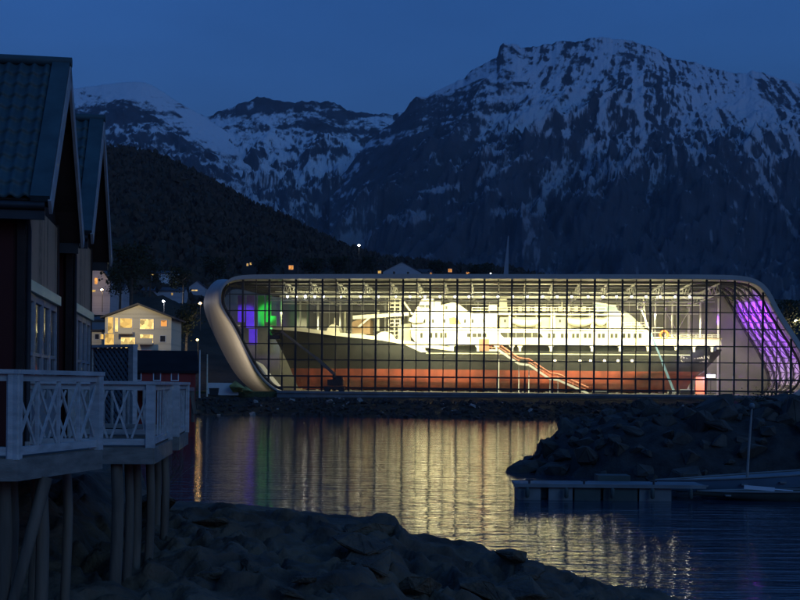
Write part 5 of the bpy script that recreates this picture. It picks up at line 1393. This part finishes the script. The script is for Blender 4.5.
town_house('grey gable house rising behind the middle of the museum roof', 402, 277, 560, 38, 5, 10, rz=R(4), wins=[(-8,4,2.4,3,DK),(6,4,2.4,3,DK)])
town_house('low wing with a lit end window right of the grey gable house', 424, 277, 575, 22, 4, 4, gable=False, wins=[(7,3.2,2,3,WIN_ORANGE)])
for px, py, s, lab, m in ((225.5,271,2.6,'dark cottage with one square golden window above the left end of the museum',WIN_GOLD),(291,267.5,4.6,'dark cottage with an orange arched window above the museum roof',WIN_ORANGE),(450,270.5,3.6,'dark cottage with a square orange window right of the gable house',WIN_ORANGE),(379.5,272,3.0,'dark cottage with a faint golden window left of the gable house',WIN_GOLD),(468,273.5,3.4,'dark cottage with a low orange window near the spire',WIN_ORANGE),(249,264.5,4.0,'dark cottage with two small golden windows high on the slope',WIN_GOLD)):
    Y = 560
    dk_ = mat('tarred_wall', (0.03,0.028,0.026), 0.8, 0.3, 1.0)
    w_ = [(0,3.2,s,s*.9,m)] if s != 4.0 else [(-1.6,3,1.8,2.4,m),(1.6,4,1.6,2.2,m)]
    town_house(lab, px, py+3.2, Y, 13, 7, 4, dk_, wins=w_)
# slender spire
p0, p1 = P(503.8, 280, 420), P(508.4, 236, 420)
g = thing('spire', 'slender pale tapering spire rising behind the museum roof', 'spire', (p0.x, p0.y, p0.z-12))
h = p1.z - p0.z + 12
mb = MB(); q = (p1.x-p0.x, 0, h)
mb.add([(-1.5,-.9,0),(1.5,-.9,0),(1.5,.9,0),(-1.5,.9,0),(q[0]-.16,-.12,h),(q[0]+.16,-.12,h),(q[0]+.16,.12,h),(q[0]-.16,.12,h)], [(0,3,2,1),(4,5,6,7),(0,1,5,4),(1,2,6,5),(2,3,7,6),(3,0,4,7)])
mb.build('shaft', mat('spire_metal', (0.22,0.26,0.30), 0.4, 0.15, 0.3, metal=.3), g)
mb = MB(); mb.box((-2.5,-2,-1.5),(2.5,2,.0)); mb.build('plinth', M_quay, g)
# street lamps and yard lamps of the town
def street_lamp(px, py, Y, hgt, col, stren, power, lab, size=.5):
    hp = P(px, py, Y); g = thing('street_lamp', lab, 'street lamp', (hp.x, hp.y, hp.z-hgt))
    MB().tube((0,0,0),(0,0,hgt-.1),.11,.07,8).build('pole', MAT['dark_metal'], g)
    mb = MB(); mb.path([(0,0,hgt-.15),(0,-.25,hgt+.2),(0,-.7,hgt+.28)], .06, 6); mb.build('arm', MAT['dark_metal'], g)
    MB().ball((0,-.75,hgt), size, 10, 6, (1,1,.7)).build('lamp_head', emit('street_lamp_glow', col, stren), g)
    if power:
        d = bpy.data.lights.new('street_light', 'POINT'); d.energy = power; d.color = col; d.shadow_soft_size = .3
        o = bpy.data.objects.new('street_light', d); COL.objects.link(o); o.parent = g; o.location = (0,-1.4,hgt)
street_lamp(164, 301.5, 300, 7, (0.95,0.95,1.0), 25, 500, 'street lamp with a cold white glow between the houses left of the museum', .32)
street_lamp(200.5, 303.5, 310, 7, (1.0,0.55,0.18), 25, 0, 'street lamp with an orange glow beside the museum shell', .34)
street_lamp(359, 245.5, 560, 14, (1.0,0.97,0.88), 12, 600, 'tall street lamp shining on the dark hillside above the museum roof', .5)
street_lamp(102.5, 290, 325, 6, (1.0,0.6,0.25), 25, 250, 'lamp with a warm glow at the low house behind the cabins', .3)
street_lamp(795, 321, 300, 8, (1.0,0.85,0.5), 16, 300, 'street lamp twinkling beyond the curved right end of the museum', .36)
street_lamp(490.5, 273.5, 540, 6, (1.0,0.95,0.9), 5, 0, 'tiny white yard lamp left of the spire', .3)
street_lamp(198, 340, 240, 5, (1.0,0.62,0.2), 14, 0, 'low orange lamp behind the poles left of the museum', .22)
street_lamp(168, 356, 240, 5, (1.0,0.62,0.2), 10, 0, 'low orange lamp behind the red boathouse roof', .2)
# trees of the slope
M_leaf = mat('dark_foliage', (0.030,0.036,0.020), 0.9, 0.5, 0.6, spec=0.1); M_trunk = mat('tree_trunk', (0.06,0.05,0.04), 0.9, 0.4, 1.0)
def tree(px, py, Y, hgt, wid, lab, seed, n=1100):
    b = P(px, py, Y); g = thing('tree', lab, 'tree', b, 0, 'dark trees on the slope')
    r_ = random.Random(seed); mb = MB()
    mb.path([(0,0,-2),(0.05*hgt*.3,0,hgt*.35),(-.02*hgt,.02*hgt,hgt*.85)], [hgt*.035,hgt*.024,hgt*.008], 7)
    for i in range(7):
        a = r_.uniform(0,6.3); z0 = hgt*r_.uniform(.3,.65); mb.path([(0,0,z0),(math.cos(a)*wid*.25,math.sin(a)*wid*.25,z0+hgt*.12),(math.cos(a)*wid*.42,math.sin(a)*wid*.42,z0+hgt*.2)], [hgt*.012,hgt*.008,hgt*.003], 5)
    mb.build('trunk', M_trunk, g)
    vs, fs = [], []
    cl_ = [(r_.gauss(0,wid*.22), r_.gauss(0,wid*.22), hgt*(.3+.65*r_.random()**.8)) for _ in range(16)]
    for i in range(n):
        c = cl_[r_.randrange(16)]; sp = wid*.13*(1.3 - c[2]/hgt*.5)
        p = Vector((c[0]+r_.gauss(0,sp), c[1]+r_.gauss(0,sp), min(hgt, c[2]+r_.gauss(0,sp))))
        a = Vector((r_.gauss(0,1), r_.gauss(0,1), r_.gauss(0,1))).normalized(); b_ = a.orthogonal().normalized(); q_ = wid*.032*r_.uniform(.6,1.4)
        k = len(vs); vs += [tuple(p+a*q_), tuple(p+b_*q_), tuple(p-a*q_), tuple(p-b_*q_)]; fs.append((k,k+1,k+2,k+3))
    m = MB(); m.add(vs, fs); m.build('crown', M_leaf, g, recalc=False)
TL = [(131,302,235,11,8,'broad dark tree right behind the second cabin roof'),(120,300,260,8,6,'dark tree squeezed between the cabin roof and the broad tree'),(183,296,300,7,6,'dark tree right of the street lamp with the cold glow'),(150,290,350,9,7,'dark tree below the pale house with golden eaves'),(214,282,400,8,8,'dark tree above the left shell of the museum'),(262,279,480,9,9,'dark round tree left of the orange arched window'),(312,279,470,8,10,'dark wide tree right of the orange arched window'),(340,279,500,9,9,'dark tree left of the tall street lamp'),(368,278,520,9,8,'dark tree right of the tall street lamp'),(438,280,520,8,8,'dark tree between the gable house and the square orange window'),(480,281,520,7,9,'dark tree between the low orange window and the spire'),(790,345,300,11,9,'dark tree beyond the curved right end of the museum'),(186,345,236,8,6,'dark tree behind the slim poles left of the museum')]
for i, (px, py, Y, h, w_, lab) in enumerate(TL): tree(px, py, Y, h, w_, lab, 100+i)
# the wood on the hill, one mass
mb_v, mb_f = [], []; rw_ = np.random.default_rng(5)
NW = 9000; wu = rw_.uniform(60, 560, NW); wd_ = 420 + 620 * rw_.random(NW) ** .7
wx_ = (wu - PPX) / FPX * wd_; wz_ = hill_fn(wx_, wd_)
for x, y, z in zip(wx_, wd_, wz_):
    if rw_.random() < .35 and y < 700: continue
    hgt = rw_.uniform(2.5, 6.5); wdt = hgt * rw_.uniform(.25, .5)
    for k in range(4):
        a = rw_.uniform(0, 6.28); zc = z + hgt * rw_.uniform(.35, .8); sx, sz = wdt * rw_.uniform(.5, 1), hgt * rw_.uniform(.2, .42); dx, dy = math.cos(a) * sx, math.sin(a) * sx; tl = rw_.uniform(-.5, .5) * wdt
        ox, oy = rw_.normal(0, wdt * .35, 2); n0 = len(mb_v)
        mb_v += [(x+ox-dx, y+oy-dy, zc-sz*.3), (x+ox+tl*.2, y+oy, zc-sz), (x+ox+dx, y+oy+dy, zc-sz*.1), (x+ox+tl, y+oy, zc+sz)]; mb_f.append((n0, n0+1, n0+2, n0+3))
m = MB(); m.add(mb_v, mb_f); o = m.build('forest', mat('wood_foliage', (0.070,0.058,0.045), 0.95, 0.25, 0.05, spec=0.05), recalc=False); tag(o, 'dark leafless wood covering the hill below the snow', 'forest', None, 'stuff')
# bush on the right bank before the purple end wall
p = P(772, 402, 180); g = thing('bush', 'dark bush on the bank before the purple end of the museum', 'bush', (p.x, p.y, p.z-.8)); r_ = random.Random(8); vs, fs = [], []
for i in range(1100):
    q = Vector((r_.gauss(0,2.2), r_.gauss(0,1.2), abs(r_.gauss(0,1.0)))); a = Vector((r_.gauss(0,1),r_.gauss(0,1),r_.gauss(0,1))).normalized(); b_ = a.orthogonal().normalized(); s_ = r_.uniform(.1,.24); k = len(vs)
    vs += [tuple(q+a*s_), tuple(q+b_*s_*.6), tuple(q-a*s_), tuple(q-b_*s_*.6)]; fs.append((k,k+1,k+2,k+3))
m = MB(); m.add(vs, fs); m.build('foliage', M_leaf, g, recalc=False)
mb = MB()
for i in range(12): a = r_.uniform(0,6.3); mb.path([(0,0,-.6),(math.cos(a)*1.0,math.sin(a)*.6,.5),(math.cos(a)*2.0,math.sin(a)*1.1,1.3)], [.06,.04,.015], 5)
mb.build('stem', M_trunk, g)

# ------------------------------------------------------------------ the cold evening air between here and the mountains
hz_m = bpy.data.materials.new('evening_air'); hz_m.use_nodes = True; n_ = hz_m.node_tree.nodes; n_.remove(n_['Principled BSDF'])
pv = n_.new('ShaderNodeVolumePrincipled'); pv.inputs['Color'].default_value = (0.80,0.88,1.0,1); pv.inputs['Density'].default_value = 0.000038; pv.inputs['Anisotropy'].default_value = 0.0
hz_m.node_tree.links.new(pv.outputs[0], n_['Material Output'].inputs['Volume'])
hz = MB().box((-9500,-90,-11), (9500,9500,1650)).build('haze', hz_m); hz['kind'] = 'stuff'
